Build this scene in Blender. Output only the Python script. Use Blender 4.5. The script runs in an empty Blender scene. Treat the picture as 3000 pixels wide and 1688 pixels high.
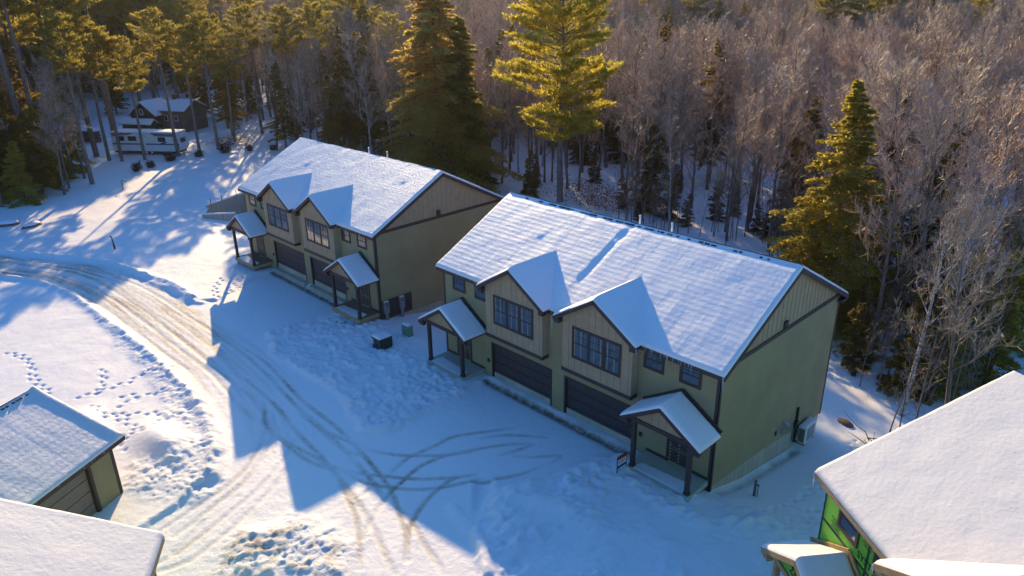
import bpy, math, random
import numpy as np
from mathutils import Vector, Matrix
R = math.radians
S = bpy.context.scene
COL = S.collection
rng = np.random.default_rng(7)
random.seed(7)

# ------------------------------------------------------------------ materials
def newmat(name):
    m = bpy.data.materials.new(name); m.use_nodes = True
    nt = m.node_tree; b = nt.nodes['Principled BSDF']
    return m, nt, b
def N(nt, t, **kw):
    n = nt.nodes.new(t)
    for k, v in kw.items():
        if k in n.inputs: n.inputs[k].default_value = v
        else: setattr(n, k, v)
    return n
def L(nt, a, b): nt.links.new(a, b)
def noise(nt, vec, scale, detail=4, rough=.55):
    n = N(nt, 'ShaderNodeTexNoise'); n.inputs['Scale'].default_value = scale
    n.inputs['Detail'].default_value = detail; n.inputs['Roughness'].default_value = rough
    if vec is not None: L(nt, vec, n.inputs['Vector'])
    return n.outputs['Fac']
def ramp(nt, fac, stops):
    r = N(nt, 'ShaderNodeValToRGB'); e = r.color_ramp.elements
    while len(e) < len(stops): e.new(.5)
    for k, (p, c) in enumerate(stops):
        e[k].position = p; e[k].color = (*c, 1) if len(c) == 3 else c
    L(nt, fac, r.inputs[0]); return r.outputs[0]
def mapping(nt, scale=(1, 1, 1), kind='Object'):
    t = N(nt, 'ShaderNodeTexCoord'); m = N(nt, 'ShaderNodeMapping'); m.inputs['Scale'].default_value = scale
    L(nt, t.outputs[kind], m.inputs['Vector']); return m.outputs[0]
def bump(nt, b, h, strength, dist):
    n = N(nt, 'ShaderNodeBump'); n.inputs['Strength'].default_value = strength; n.inputs['Distance'].default_value = dist
    L(nt, h, n.inputs['Height']); L(nt, n.outputs[0], b.inputs['Normal']); return n
def math_(nt, op, a, b=None):
    n = N(nt, 'ShaderNodeMath', operation=op)
    for i, v in enumerate((a, b)):
        if v is None: continue
        if isinstance(v, (int, float)): n.inputs[i].default_value = v
        else: L(nt, v, n.inputs[i])
    return n.outputs[0]
def plain(name, col, rough=.7, var=.25, scale=6, bstr=0., metal=0, spec=.4, stretch=(1, 1, 1)):
    m, nt, b = newmat(name)
    v = mapping(nt, stretch)
    f = noise(nt, v, scale)
    c0 = tuple(c * (1 - var) for c in col); c1 = tuple(min(1, c * (1 + var)) for c in col)
    L(nt, ramp(nt, f, [(.3, c0), (.7, c1)]), b.inputs['Base Color'])
    b.inputs['Roughness'].default_value = rough; b.inputs['Metallic'].default_value = metal
    b.inputs['Specular IOR Level'].default_value = spec
    if bstr: bump(nt, b, noise(nt, v, scale * 8), bstr, .02)
    return m
M = {}
M['siding'] = plain('olive_siding', (.335, .262, .135), .78, .10, .8, .1)
M['batten'] = plain('tan_batten_siding', (.42, .295, .18), .78, .09, 2, .1)
M['trim'] = plain('dark_brown_trim', (.06, .04, .036), .6, .15, 3)
M['door'] = plain('dark_garage_door', (.06, .044, .046), .55, .12, 5)
M['concrete'] = plain('foundation_concrete', (.46, .40, .31), .9, .18, 1.4, .3, stretch=(1, 3, .3))
M['raw_wood'] = plain('raw_lumber', (.42, .27, .13), .8, .25, 3, .2, stretch=(1, 1, 4))
M['deck_wood'] = plain('deck_boards', (.24, .15, .09), .8, .3, 3, .2, stretch=(1, 8, 1))
M['deck_grey'] = plain('painted_deck', (.42, .40, .32), .7, .15, 3, .1, stretch=(1, 8, 1))
M['metal_white'] = plain('white_painted_metal', (.62, .62, .56), .45, .05, 3)
M['black'] = plain('black_plastic', (.015, .015, .017), .5, .1, 3)
M['meter'] = plain('grey_meter_housing', (.27, .27, .28), .5, .1, 3, metal=.3)
M['pvc'] = plain('white_pvc', (.75, .75, .72), .5, .03, 3)
M['green_box'] = plain('pale_green_enclosure', (.16, .27, .19), .5, .1, 3)
M['dark_box'] = plain('dark_green_enclosure', (.018, .04, .032), .4, .1, 3)
M['rock'] = plain('brown_rock', (.22, .13, .085), .9, .35, 6, .6)
M['rust'] = plain('rusty_iron', (.16, .05, .03), .8, .3, 9)
M['teal'] = plain('teal_pipe', (.03, .22, .22), .6, .1, 3)
M['greypost'] = plain('weathered_post', (.19, .17, .15), .9, .2, 7)
M['caravan'] = plain('dull_white_caravan', (.80, .79, .74), .6, .08, 1)
M['blue'] = plain('blue_stripe', (.04, .07, .22), .5, .1, 3)
M['tarp'] = plain('grey_tarpaulin', (.14, .15, .19), .7, .3, 3, .3)
M['dkgreen'] = plain('dark_green_clapboard', (.03, .045, .032), .8, .2, 2)
M['paleclap'] = plain('pale_clapboard', (.11, .10, .085), .8, .15, 2)
M['brick'] = plain('chimney_brick', (.14, .05, .035), .9, .3, 8)
M['red'] = plain('sign_red', (.5, .02, .02), .5, .03, 2)
M['navy'] = plain('sign_blue', (.01, .06, .28), .5, .03, 2)
M['white'] = plain('sign_white', (.8, .8, .8), .5, .02, 2)
M['ink'] = plain('dark_ink', (.015, .02, .02), .6, .05, 2)
M['tape'] = plain('black_seam_tape', (.02, .022, .025), .4, .3, 6)
M['shingle'] = plain('dark_shingle', (.035, .03, .032), .9, .3, 12, .4)

def mk_zip():
    m, nt, b = newmat('green_sheathing'); v = mapping(nt)
    c = ramp(nt, noise(nt, v, .7), [(.3, (.13, .40, .03)), (.7, (.19, .50, .045))])
    L(nt, c, b.inputs['Base Color']); b.inputs['Roughness'].default_value = .75
    bump(nt, b, noise(nt, v, 30), .15, .01); return m
M['zip'] = mk_zip()
def mk_glass():
    m, nt, b = newmat('window_glass'); v = mapping(nt)
    L(nt, ramp(nt, noise(nt, v, .8), [(.3, (.012, .014, .018)), (.7, (.03, .034, .04))]), b.inputs['Base Color'])
    b.inputs['Roughness'].default_value = .06; b.inputs['Specular IOR Level'].default_value = 1.0
    b.inputs['IOR'].default_value = 1.9
    bump(nt, b, noise(nt, v, 1.5, 1), .06, .05)
    return m
M['glass'] = mk_glass()
def mk_ice():
    m, nt, b = newmat('icicle_ice'); v = mapping(nt)
    L(nt, ramp(nt, noise(nt, v, 9), [(.3, (.7, .76, .82)), (.7, (.86, .9, .95))]), b.inputs['Base Color'])
    b.inputs['Roughness'].default_value = .12; b.inputs['Transmission Weight'].default_value = .5
    b.inputs['IOR'].default_value = 1.31; return m
M['ice'] = mk_ice()
SNOW = (.86, .83, .82)
def mk_roofsnow(name, course, rafters, fine, grain=.16, spec=.9, col=None):
    m, nt, b = newmat(name)
    b.inputs['Base Color'].default_value = (*(col or SNOW), 1); b.inputs['Roughness'].default_value = .55
    b.inputs['Specular IOR Level'].default_value = spec
    v0 = mapping(nt)
    sep = N(nt, 'ShaderNodeSeparateXYZ'); L(nt, v0, sep.inputs[0])
    wob = math_(nt, 'MULTIPLY', noise(nt, v0, .9, 3), 2.2)
    ph = math_(nt, 'ADD', math_(nt, 'MULTIPLY', sep.outputs['Y'], 22.), wob)
    cr = math_(nt, 'MULTIPLY', math_(nt, 'SINE', ph), course)
    brk = noise(nt, mapping(nt, (1.2, 3.5, 1)), 1., 3)
    cr = math_(nt, 'MULTIPLY', cr, brk)
    rf = math_(nt, 'MULTIPLY', noise(nt, mapping(nt, (1.9, .12, .3)), 1., 2), rafters)
    fn = math_(nt, 'MULTIPLY', noise(nt, v0, 7., 6, .6), fine)
    fn2 = math_(nt, 'MULTIPLY', noise(nt, v0, 1.3, 3, .5), .3)
    h = math_(nt, 'ADD', math_(nt, 'ADD', cr, rf), math_(nt, 'ADD', fn, fn2))
    h = math_(nt, 'ADD', h, math_(nt, 'MULTIPLY', noise(nt, v0, 40., 2, .5), grain))
    bump(nt, b, h, 1., .07)
    return m
M['snowA'] = mk_roofsnow('roof_snow_smooth', .03, .34, .65, .34)
M['snowB'] = mk_roofsnow('roof_snow_ridged', .085, .36, .25)
M['snowE'] = mk_roofsnow('roof_snow_crinkled', .0, .06, .22, .02, .1, (.78, .73, .68))
M['snowC'] = mk_roofsnow('roof_snow_thin', .07, .35, .3, .06, .3, (.74, .70, .72))

def mk_ground():
    m, nt, b = newmat('ground_snow')
    at = N(nt, 'ShaderNodeAttribute', attribute_name='dirt'); at2 = N(nt, 'ShaderNodeAttribute', attribute_name='rough')
    v = mapping(nt)
    f1 = noise(nt, v, 3.0, 8, .75); f2 = noise(nt, v, 18., 4, .7)
    brk = math_(nt, 'ADD', math_(nt, 'MULTIPLY', f1, .6), math_(nt, 'MULTIPLY', f2, .5))
    d = math_(nt, 'MULTIPLY', at.outputs['Fac'], math_(nt, 'MULTIPLY', math_(nt, 'SUBTRACT', brk, .33), 3.4))
    cl = N(nt, 'ShaderNodeClamp'); L(nt, d, cl.inputs[0])
    c = ramp(nt, cl.outputs[0], [(0, SNOW), (.35, (.60, .53, .46)), (.75, (.26, .20, .15)), (1, (.12, .085, .06))])
    L(nt, c, b.inputs['Base Color'])
    b.inputs['Roughness'].default_value = .62; b.inputs['Specular IOR Level'].default_value = .3
    rough = math_(nt, 'ADD', math_(nt, 'MULTIPLY', at2.outputs['Fac'], 1.4), .16)
    h = math_(nt, 'ADD', math_(nt, 'MULTIPLY', noise(nt, v, 4.5, 7, .68), rough), math_(nt, 'MULTIPLY', noise(nt, v, 1.1, 3), .5))
    h = math_(nt, 'ADD', h, math_(nt, 'MULTIPLY', noise(nt, v, 30., 2, .5), .06))
    bump(nt, b, h, .9, .09)
    return m
M['ground'] = mk_ground()

def mk_bark(name, c0, c1, sc=6):
    m, nt, b = newmat(name); v = mapping(nt, (1, 1, .25))
    L(nt, ramp(nt, noise(nt, v, sc, 5, .7), [(.35, c0), (.65, c1)]), b.inputs['Base Color'])
    b.inputs['Roughness'].default_value = .85
    bump(nt, b, noise(nt, v, sc * 2), .6, .04); return m
M['bark_pine'] = mk_bark('pine_bark', (.11, .08, .065), (.27, .20, .165))
M['bark_grey'] = mk_bark('hardwood_bark', (.10, .072, .062), (.23, .175, .155))
def mk_birch():
    m, nt, b = newmat('birch_bark'); v = mapping(nt, (1, 1, 2.5))
    L(nt, ramp(nt, noise(nt, v, 3, 5, .7), [(.40, (.07, .06, .055)), (.50, (.45, .42, .40)), (.8, (.6, .58, .56))]), b.inputs['Base Color'])
    b.inputs['Roughness'].default_value = .8; return m
M['bark_birch'] = mk_birch()
def mk_twig(name, c0, c1, frost):
    m, nt, b = newmat(name)
    oi = N(nt, 'ShaderNodeObjectInfo')
    v = mapping(nt); f = noise(nt, v, 1.1, 4, .7)
    mixv = math_(nt, 'ADD', math_(nt, 'MULTIPLY', f, .6), math_(nt, 'MULTIPLY', oi.outputs['Random'], .4))
    c = ramp(nt, mixv, [(.25, c0), (.7, c1)])
    # snow and rime lodged on scattered stretches of twig
    fr = ramp(nt, noise(nt, v, 3.1, 5, .75), [(.5 + (1 - frost) * .12, (0, 0, 0)), (.60 + (1 - frost) * .12, (1, 1, 1))])
    mx = N(nt, 'ShaderNodeMix', data_type='RGBA'); L(nt, fr, mx.inputs[0]); L(nt, c, mx.inputs[6]); mx.inputs[7].default_value = (.8, .78, .8, 1)
    L(nt, mx.outputs[2], b.inputs['Base Color'])
    rr = ramp(nt, fr, [(0, (.55,) * 3), (1, (.28,) * 3)]); L(nt, rr, b.inputs['Roughness'])
    b.inputs['Specular IOR Level'].default_value = .7
    return m
M['twig'] = mk_twig('bare_twigs', (.22, .125, .075), (.64, .40, .26), .55)
M['twig_tan'] = mk_twig('bare_twigs_tan', (.27, .18, .11), (.62, .45, .31), .45)
M['twig_dark'] = mk_twig('sapling_twigs', (.14, .09, .06), (.34, .23, .15), .1)
M['rust_leaf'] = plain('dead_beech_leaves', (.30, .12, .05), .8, .3, 3)
def mk_leaf(name, c0, c1, t0, t1, tr=.45):
    m, nt, b = newmat(name)
    oi = N(nt, 'ShaderNodeObjectInfo'); v = mapping(nt)
    f = math_(nt, 'ADD', math_(nt, 'MULTIPLY', noise(nt, v, .9, 5, .7), .75), math_(nt, 'MULTIPLY', oi.outputs['Random'], .25))
    L(nt, ramp(nt, f, [(.3, c0), (.65, c1)]), b.inputs['Base Color']); b.inputs['Roughness'].default_value = .6
    b.inputs['Specular IOR Level'].default_value = .35
    t = N(nt, 'ShaderNodeBsdfTranslucent'); L(nt, ramp(nt, f, [(.3, t0), (.65, t1)]), t.inputs['Color'])
    mx = N(nt, 'ShaderNodeMixShader'); mx.inputs[0].default_value = tr
    L(nt, b.outputs[0], mx.inputs[1]); L(nt, t.outputs[0], mx.inputs[2])
    L(nt, mx.outputs[0], nt.nodes['Material Output'].inputs['Surface']); return m
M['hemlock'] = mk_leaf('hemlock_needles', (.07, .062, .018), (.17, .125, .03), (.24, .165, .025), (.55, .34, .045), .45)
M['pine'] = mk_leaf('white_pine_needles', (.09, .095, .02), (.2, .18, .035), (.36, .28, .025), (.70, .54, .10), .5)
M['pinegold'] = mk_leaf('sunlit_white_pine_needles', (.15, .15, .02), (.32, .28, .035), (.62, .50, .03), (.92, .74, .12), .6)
M['snowbit'] = plain('lodged_snow', SNOW, .6, .03, 4)

# ------------------------------------------------------------------ mesh helpers
class MB:
    def __init__(s): s.v = []; s.f = []
    def add(s, vs, fs):
        o = len(s.v); s.v += [tuple(map(float, p)) for p in vs]; s.f += [tuple(i + o for i in f) for f in fs]
    def box(s, x0, y0, z0, x1, y1, z1):
        x0, x1 = min(x0, x1), max(x0, x1); y0, y1 = min(y0, y1), max(y0, y1); z0, z1 = min(z0, z1), max(z0, z1)
        s.add([(x0, y0, z0), (x1, y0, z0), (x1, y1, z0), (x0, y1, z0), (x0, y0, z1), (x1, y0, z1), (x1, y1, z1), (x0, y1, z1)],
              [(0, 3, 2, 1), (4, 5, 6, 7), (0, 1, 5, 4), (1, 2, 6, 5), (2, 3, 7, 6), (3, 0, 4, 7)])
    def prism(s, poly, d):       # polygon of 3D points extruded by vector d
        n = len(poly); P = [tuple(p) for p in poly]; Q = [tuple(a + b for a, b in zip(p, d)) for p in poly]
        s.add(P + Q, [tuple(range(n))[::-1], tuple(range(n, 2 * n))] + [(i, (i + 1) % n, n + (i + 1) % n, n + i) for i in range(n)])
    def bar(s, a, b, w, h, up=(0, 0, 1)):   # rectangular bar from a to b
        a = Vector(a); b = Vector(b); d = (b - a).normalized(); u = Vector(up); r = d.cross(u)
        if r.length < 1e-4: r = Vector((1, 0, 0))
        r.normalize(); u = r.cross(d); P = []
        for c in (a, b):
            for i, j in ((-1, -1), (1, -1), (1, 1), (-1, 1)): P.append(c + r * (w / 2 * i) + u * (h / 2 * j))
        s.add(P, [(0, 1, 2, 3), (7, 6, 5, 4), (0, 4, 5, 1), (1, 5, 6, 2), (2, 6, 7, 3), (3, 7, 4, 0)])
    def tube(s, pts, rad, n=6, cap=True):
        pts = [Vector(p) for p in pts]; o = len(s.v); V = []
        for i, p in enumerate(pts):
            d = (pts[min(i + 1, len(pts) - 1)] - pts[max(i - 1, 0)]).normalized()
            u = d.cross(Vector((.13, .97, .21)));
            if u.length < .05: u = d.cross(Vector((1, 0, 0)))
            u.normalize(); w = d.cross(u)
            for k in range(n):
                a = 2 * math.pi * k / n; V.append(p + (u * math.cos(a) + w * math.sin(a)) * rad[i])
        F = []
        for i in range(len(pts) - 1):
            for k in range(n): F.append((i * n + k, i * n + (k + 1) % n, (i + 1) * n + (k + 1) % n, (i + 1) * n + k))
        if cap and n > 2: F += [tuple(range(n))[::-1], tuple(range((len(pts) - 1) * n, len(pts) * n))]
        s.add(V, F)
    def build(s, name, mat, parent=None, smooth=False, loc=None):
        me = bpy.data.meshes.new(name); me.from_pydata(s.v, [], s.f)
        me.materials.append(mat)
        if smooth: me.polygons.foreach_set('use_smooth', [True] * len(me.polygons))
        me.update()
        o = bpy.data.objects.new(name, me); COL.objects.link(o)
        if parent is not None: o.parent = parent
        if loc is not None: o.location = loc
        return o
def empty(name, loc, rz=0, label=None, cat=None, group=None):
    o = bpy.data.objects.new(name, None); COL.objects.link(o); o.location = loc; o.rotation_euler = (0, 0, rz)
    o.empty_display_size = .3
    if label: tag(o, label, cat, group)
    return o
def tag(o, label=None, cat=None, group=None, kind=None):
    if label: o['label'] = label
    if cat: o['category'] = cat
    if group: o['group'] = group
    if kind: o['kind'] = kind
    return o

# ------------------------------------------------------------------ numpy noise
def _lat(seed): return np.random.default_rng(seed).random((256, 256))
def vnoise(x, y, seed=0):
    t = _lat(seed); xi = np.floor(x).astype(int); yi = np.floor(y).astype(int); fx = x - xi; fy = y - yi
    fx = fx * fx * (3 - 2 * fx); fy = fy * fy * (3 - 2 * fy)
    g = lambda a, b: t[a % 256, b % 256]
    return (g(xi, yi) * (1 - fx) + g(xi + 1, yi) * fx) * (1 - fy) + (g(xi, yi + 1) * (1 - fx) + g(xi + 1, yi + 1) * fx) * fy
def fbm(x, y, seed=0, o=4):
    s = 0; a = .5
    for k in range(o): s = s + a * (vnoise(x * 2 ** k, y * 2 ** k, seed + k) - .5); a *= .5
    return s
def sst(a, b, x): t = np.clip((x - a) / (b - a), 0, 1); return t * t * (3 - 2 * t)

# ------------------------------------------------------------------ terrain
TR = {
'a':[(3.57,-18.29),(2.96,-15.94),(2.45,-14.53),(1.57,-13.33),(-0.11,-11.74),(-1.61,-10.9)],
'b':[(4.34,-17.99),(3.53,-15.83),(2.94,-14.37),(1.78,-12.94),(0.18,-11.45),(-1.31,-10.6)],
'c':[(5.37,-19.24),(5.33,-18.18),(4.7,-16.27),(4.23,-14.98),(3.56,-13.59),(2.73,-12.36),(1.52,-10.93)],
'd':[(5.85,-19.23),(6.09,-17.91),(5.48,-16.06),(4.79,-14.58),(4.1,-13.39),(3.01,-12.09)],
'e':[(5.23,-18.4),(4.76,-17.44),(4.22,-16.75)],
'f':[(-10.58,-8.29),(-6.99,-8.22),(-1.86,-8.86),(1.91,-8.98),(4.38,-9.26),(6.85,-9.68),(8.47,-10.11),(9.88,-10.75),(10.96,-11.25),(12.15,-12.1)],
'f2':[(-9.59,-8.74),(-6.57,-8.78),(-1.55,-9.37),(2.23,-9.6),(4.65,-9.85),(7.06,-10.22),(8.55,-10.56)],
'g':[(-7.09,-9.91),(-4.48,-10.04),(-2.09,-10.16),(1.38,-10.66),(3.83,-10.86),(5.39,-11.11),(7.02,-11.55),(8.55,-12.07),(9.98,-12.82),(11.19,-13.61)],
'g2':[(-6.04,-10.4),(-3.5,-10.74),(-1.25,-11.12),(0.16,-11.63)],
'h':[(3.83,-10.86),(6.11,-11.17),(7.79,-11.48),(9.53,-11.9),(11.24,-12.45),(12.38,-12.82)],
'i':[(-3.06,-10.31),(-0.99,-11.35),(-0.08,-11.41),(1.51,-11.44),(3.12,-11.14),(4.53,-10.98),(5.88,-10.44),(7.08,-9.64),(8.27,-8.75),(9.29,-7.64),(10.04,-6.62)],
'j':[(-1.39,-11.25),(0.52,-11.51),(2.74,-11.52),(4.16,-11.35),(5.52,-10.8),(7.06,-10.42),(8.56,-9.48),(9.51,-8.45),(10.21,-7.11),(10.96,-6.09),(11.44,-5.04),(11.67,-3.93)],
'k':[(-0.66,-9.53),(1.23,-9.64),(3.19,-9.34),(4.83,-8.92),(6.16,-8.25),(7.17,-7.36),(7.93,-6.51),(8.53,-5.28),(9.07,-4.31),(9.6,-3.57),(10.18,-3.01)],
'l':[(-0.26,-9.65),(0.79,-9.6),(2.31,-9.75),(4.06,-9.79),(4.96,-9.53)],
'm':[(9.91,-12.6),(9.33,-11.94),(8.68,-10.94),(8.11,-9.56),(7.72,-8.23),(7.77,-7.17),(7.99,-6.33),(8.51,-5.61)],
'n':[(12.15,-12.1),(10.86,-11.04),(10.19,-10.11),(9.72,-9.04),(9.53,-8.16),(9.53,-7.4),(10.05,-6.51)],
'o':[(7.1,-9.24),(6.78,-8.16),(6.8,-7.52),(6.89,-6.46),(6.92,-5.44),(7.4,-4.51),(7.94,-3.63),(8.5,-2.62)],
'q':[(8.03,-4.46),(8.44,-3.72),(9.09,-3.07),(10.22,-2.14)],'q2':[(9.68,-4.77),(9.98,-3.95),(10.18,-3.01)],
'r':[(10.24,-4.33),(10.98,-3.7),(11.8,-2.79),(11.77,-4.03)],'s':[(7.59,-11.16),(7.4,-10.45),(7.61,-9.5)],
'u':[(9.4,-10.4),(10.87,-10.72),(12.05,-11.06),(13.2,-11.33),(13.67,-11.53)],
't1':[(-39.27,-15.04),(-31.75,-11.65),(-22.75,-10.72),(-14.27,-10.59),(-7.6,-10.66),(-3.17,-10.63)],
't2':[(-37.91,-15.31),(-30.81,-12.19),(-22.24,-11.42),(-13.93,-11.22),(-8.1,-11.15),(-1.46,-11.69)],
't3':[(-40.18,-14.56),(-33.26,-11.24),(-25.57,-9.22),(-16.82,-8.81),(-9.86,-8.64),(-4.4,-8.83)],
't4':[(-36.98,-16.04),(-30.5,-13.38),(-23.05,-12.48),(-14.68,-12.18),(-9.59,-11.94)]}
TW = dict(m=1.0, n=1.0, o=.8, q=.8, q2=1., r=.65, f=.95, f2=.75, g=.9, h=.8, i=.85, j=.8, k=.75, l=.7, s=.8, u=.7, a=.5, b=.5, c=.5, d=.55, e=.45, g2=.5, t1=.75, t2=.7, t3=.65, t4=.7)
FT = [[(-19.94,-18.98),(-17.81,-18.39),(-16.1,-18.43),(-14.19,-18.7),(-11.82,-18.37)],[(-13.25,-15.38),(-11.37,-15.94),(-10.26,-16.6),(-10.27,-17.09),(-10.46,-17.52)],
[(-10.27,-17.09),(-10.32,-16.17),(-10.27,-14.99),(-10.62,-13.89),(-10.54,-13.01),(-10.54,-12.45)],[(-9.11,-15.95),(-8.72,-15.57),(-7.95,-14.82),(-7.78,-13.93)],
[(-9.21,-17.23),(-7.48,-17.1),(-6.25,-16.53),(-4.54,-16.31),(-4.57,-15.51),(-4.79,-14.45),(-4.53,-13.54)],[(-7.86,-16.58),(-7.87,-15.68),(-7.97,-15.32)],
[(-7.53,-16.92),(-6.58,-16.1),(-5.87,-15.29),(-5.07,-14.51),(-4.81,-13.59)],[(-5.1,-17.05),(-4.32,-16.69),(-4.28,-16.24)],[(-3.15,-17.81),(-3.5,-17.41),(-4.02,-17.17),(-4.79,-17.15)],
[(-22.43,-3.93),(-21.25,-5.08),(-18.35,-6.48)],[(-19.17,-5.23),(-21.41,-2.96)],[(20.24,-.1),(20.33,1.81),(20.55,4.4),(20.53,6.55),(20.36,8.75)],[(19.6,-3.4),(20.9,-1.2),(21.3,1.2),(21.2,3.6)],
[(21.5,-2.5),(21.9,.8),(21.2,5.4),(20.2,9.6),(19.8,12)],[(12.3,-7.2),(13.4,-5.9),(14.1,-4.2),(14.9,-3.1)],[(14.6,-7.6),(15.4,-6.1),(16.6,-5.1),(17.4,-4.6)]]
PACK = [(-41.53,-15.17),(-36.86,-12.08),(-31.34,-9.42),(-24.88,-8.0),(-19.5,-7.59),(-18.6,-6.2),(-20.9,-1.6),(-20.6,-.1),(-10.5,-.1),(-10.4,-2.6),(-10.9,-6.2),(-7.64,-7.6),(-3.65,-7.3),(-1.68,-7.1),(0.05,-7.4),(1.84,-8),(3.3,-8.3),(4.36,-7.73),
        (4.3,-6.3),(4.2,-2.03),(3.9,-.4),(14.0,-.4),(13.54,-1.5),(12.98,-2.83),(12.14,-5.39),(11.5,-7.4),(13.0,-9.4),(14.6,-10.6),(17,-14),(14,-22),(4,-22),(2.9,-18.4),(1.9,-15.8),(0.2,-14.2),(-4.78,-12.9),(-8.72,-12.8),(-12.08,-12.7),(-18.68,-12.85),(-23.08,-13.05),(-27.76,-13.35),(-32.3,-14.4),(-40,-18.3),(-60,-27),(-72,-30),(-60,-23)]
RU = [(-60,-23.4),(-42.51,-14.98),(-37.65,-11.89),(-32.05,-9.2),(-25.74,-7.69),(-21.47,-7.23),(-20.09,-7.35)]
RL = [(-44,-20),(-35.4,-16.35),(-31.92,-14.4),(-27.42,-13.37),(-22.7,-13.1),(-18.35,-12.91),(-15.05,-12.77),(-11.71,-12.76),(-8.49,-12.82),(-5.09,-13.08),(-1.86,-13.61),(-0.4,-14.08),(1.6,-15.2)]
TRAMP = [(-10.56,-6.42),(-7.64,-7.53),(-3.65,-7.16),(-1.68,-7.01),(0.05,-7.26),(1.84,-7.83),(3.14,-8.01),(4.29,-7.8),(4.18,-5.03),(4.27,-2.03),(3.05,-1.52),(0.1,-1.31),(-3.42,-0.61),(-7.43,0.2),(-9.76,-0.35),(-10.71,-2.97)]
CLOD = [(-21.6,-13.42),(-18.03,-13.01),(-11.55,-12.82),(-6.23,-13.05),(-1.44,-13.69),(1.89,-14.86),(3.0,-16.11),(1.3,-17.8),(-0.15,-18.2),(-1.74,-17.62),(-2.37,-14.6),(-5.5,-14.6),(-8.38,-13.96),(-14.14,-13.75)]
MNDB = [(5.99,-15.81),(7.0,-13.9),(8.55,-13.65),(10.0,-13.48),(11.05,-14.26),(7.76,-17.55),(6.42,-16.81)]

def base_h(x, y):
    """smooth terrain without small detail"""
    x = np.asarray(x, float); y = np.asarray(y, float)
    mid = np.interp(y, [-1, 0, 2.5, 5, 11, 20, 60], [0, -.05, -.45, -1.0, -2.2, -3.2, -3.8])
    rt = np.interp(y, [-5, -1, 0, 3, 7, 11, 20, 60], [0, -.14, -.38, -1.3, -2.0, -2.6, -3.3, -3.8])
    k = sst(14, 18.5, x); h = mid * (1 - k) + rt * k
    h = h * sst(-60, -33, x + np.clip(y - 10, 0, 60) * .6)
    d = np.hypot(x - 30.8, y + 24.2)
    return h + 34 * sst(150, 620, d)
def bh(x, y): return float(base_h(x, y))
def seg_dist(x, y, pl):
    """distance to polyline, and distance along it"""
    best = np.full(x.shape, 1e9); al = np.zeros(x.shape); acc = 0
    for (ax, ay), (bx, by) in zip(pl[:-1], pl[1:]):
        dx, dy = bx - ax, by - ay; l2 = dx * dx + dy * dy; l = math.sqrt(l2)
        t = np.clip(((x - ax) * dx + (y - ay) * dy) / l2, 0, 1)
        d = np.hypot(x - ax - t * dx, y - ay - t * dy); k = d < best
        best = np.where(k, d, best); al = np.where(k, acc + t * l, al); acc += l
    return best, al
def smooth_line(pl, n=4):
    P = [np.array(p) for p in pl]; P = [2 * P[0] - P[1]] + P + [2 * P[-1] - P[-2]]; out = []
    for i in range(1, len(P) - 2):
        for t in np.linspace(0, 1, n, endpoint=False):
            a, b, c, d = P[i - 1:i + 3]
            out.append(tuple(.5 * (2 * b + (c - a) * t + (2 * a - 5 * b + 4 * c - d) * t * t + (3 * b - a - 3 * c + d) * t ** 3)))
    out.append(tuple(P[-2])); return out
def inside(x, y, poly):
    r = np.zeros(x.shape, bool); n = len(poly)
    for i in range(n):
        (x0, y0), (x1, y1) = poly[i], poly[(i + 1) % n]
        if y0 == y1: continue
        c = ((y0 > y) != (y1 > y)) & (x < (x1 - x0) * (y - y0) / (y1 - y0) + x0); r ^= c
    return r
def poly_soft(x, y, poly, w=.25, wob=.3):
    """1 inside, 0 outside, soft over w metres"""
    xx = x + fbm(x * 1.3, y * 1.3, 31, 3) * wob * 2; yy = y + fbm(x * 1.3, y * 1.3, 41, 3) * wob * 2
    m = inside(xx, yy, poly); d, _ = seg_dist(xx, yy, list(poly) + [poly[0]])
    sd = np.where(m, d, -d); return sst(-w, w, sd), sd

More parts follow.
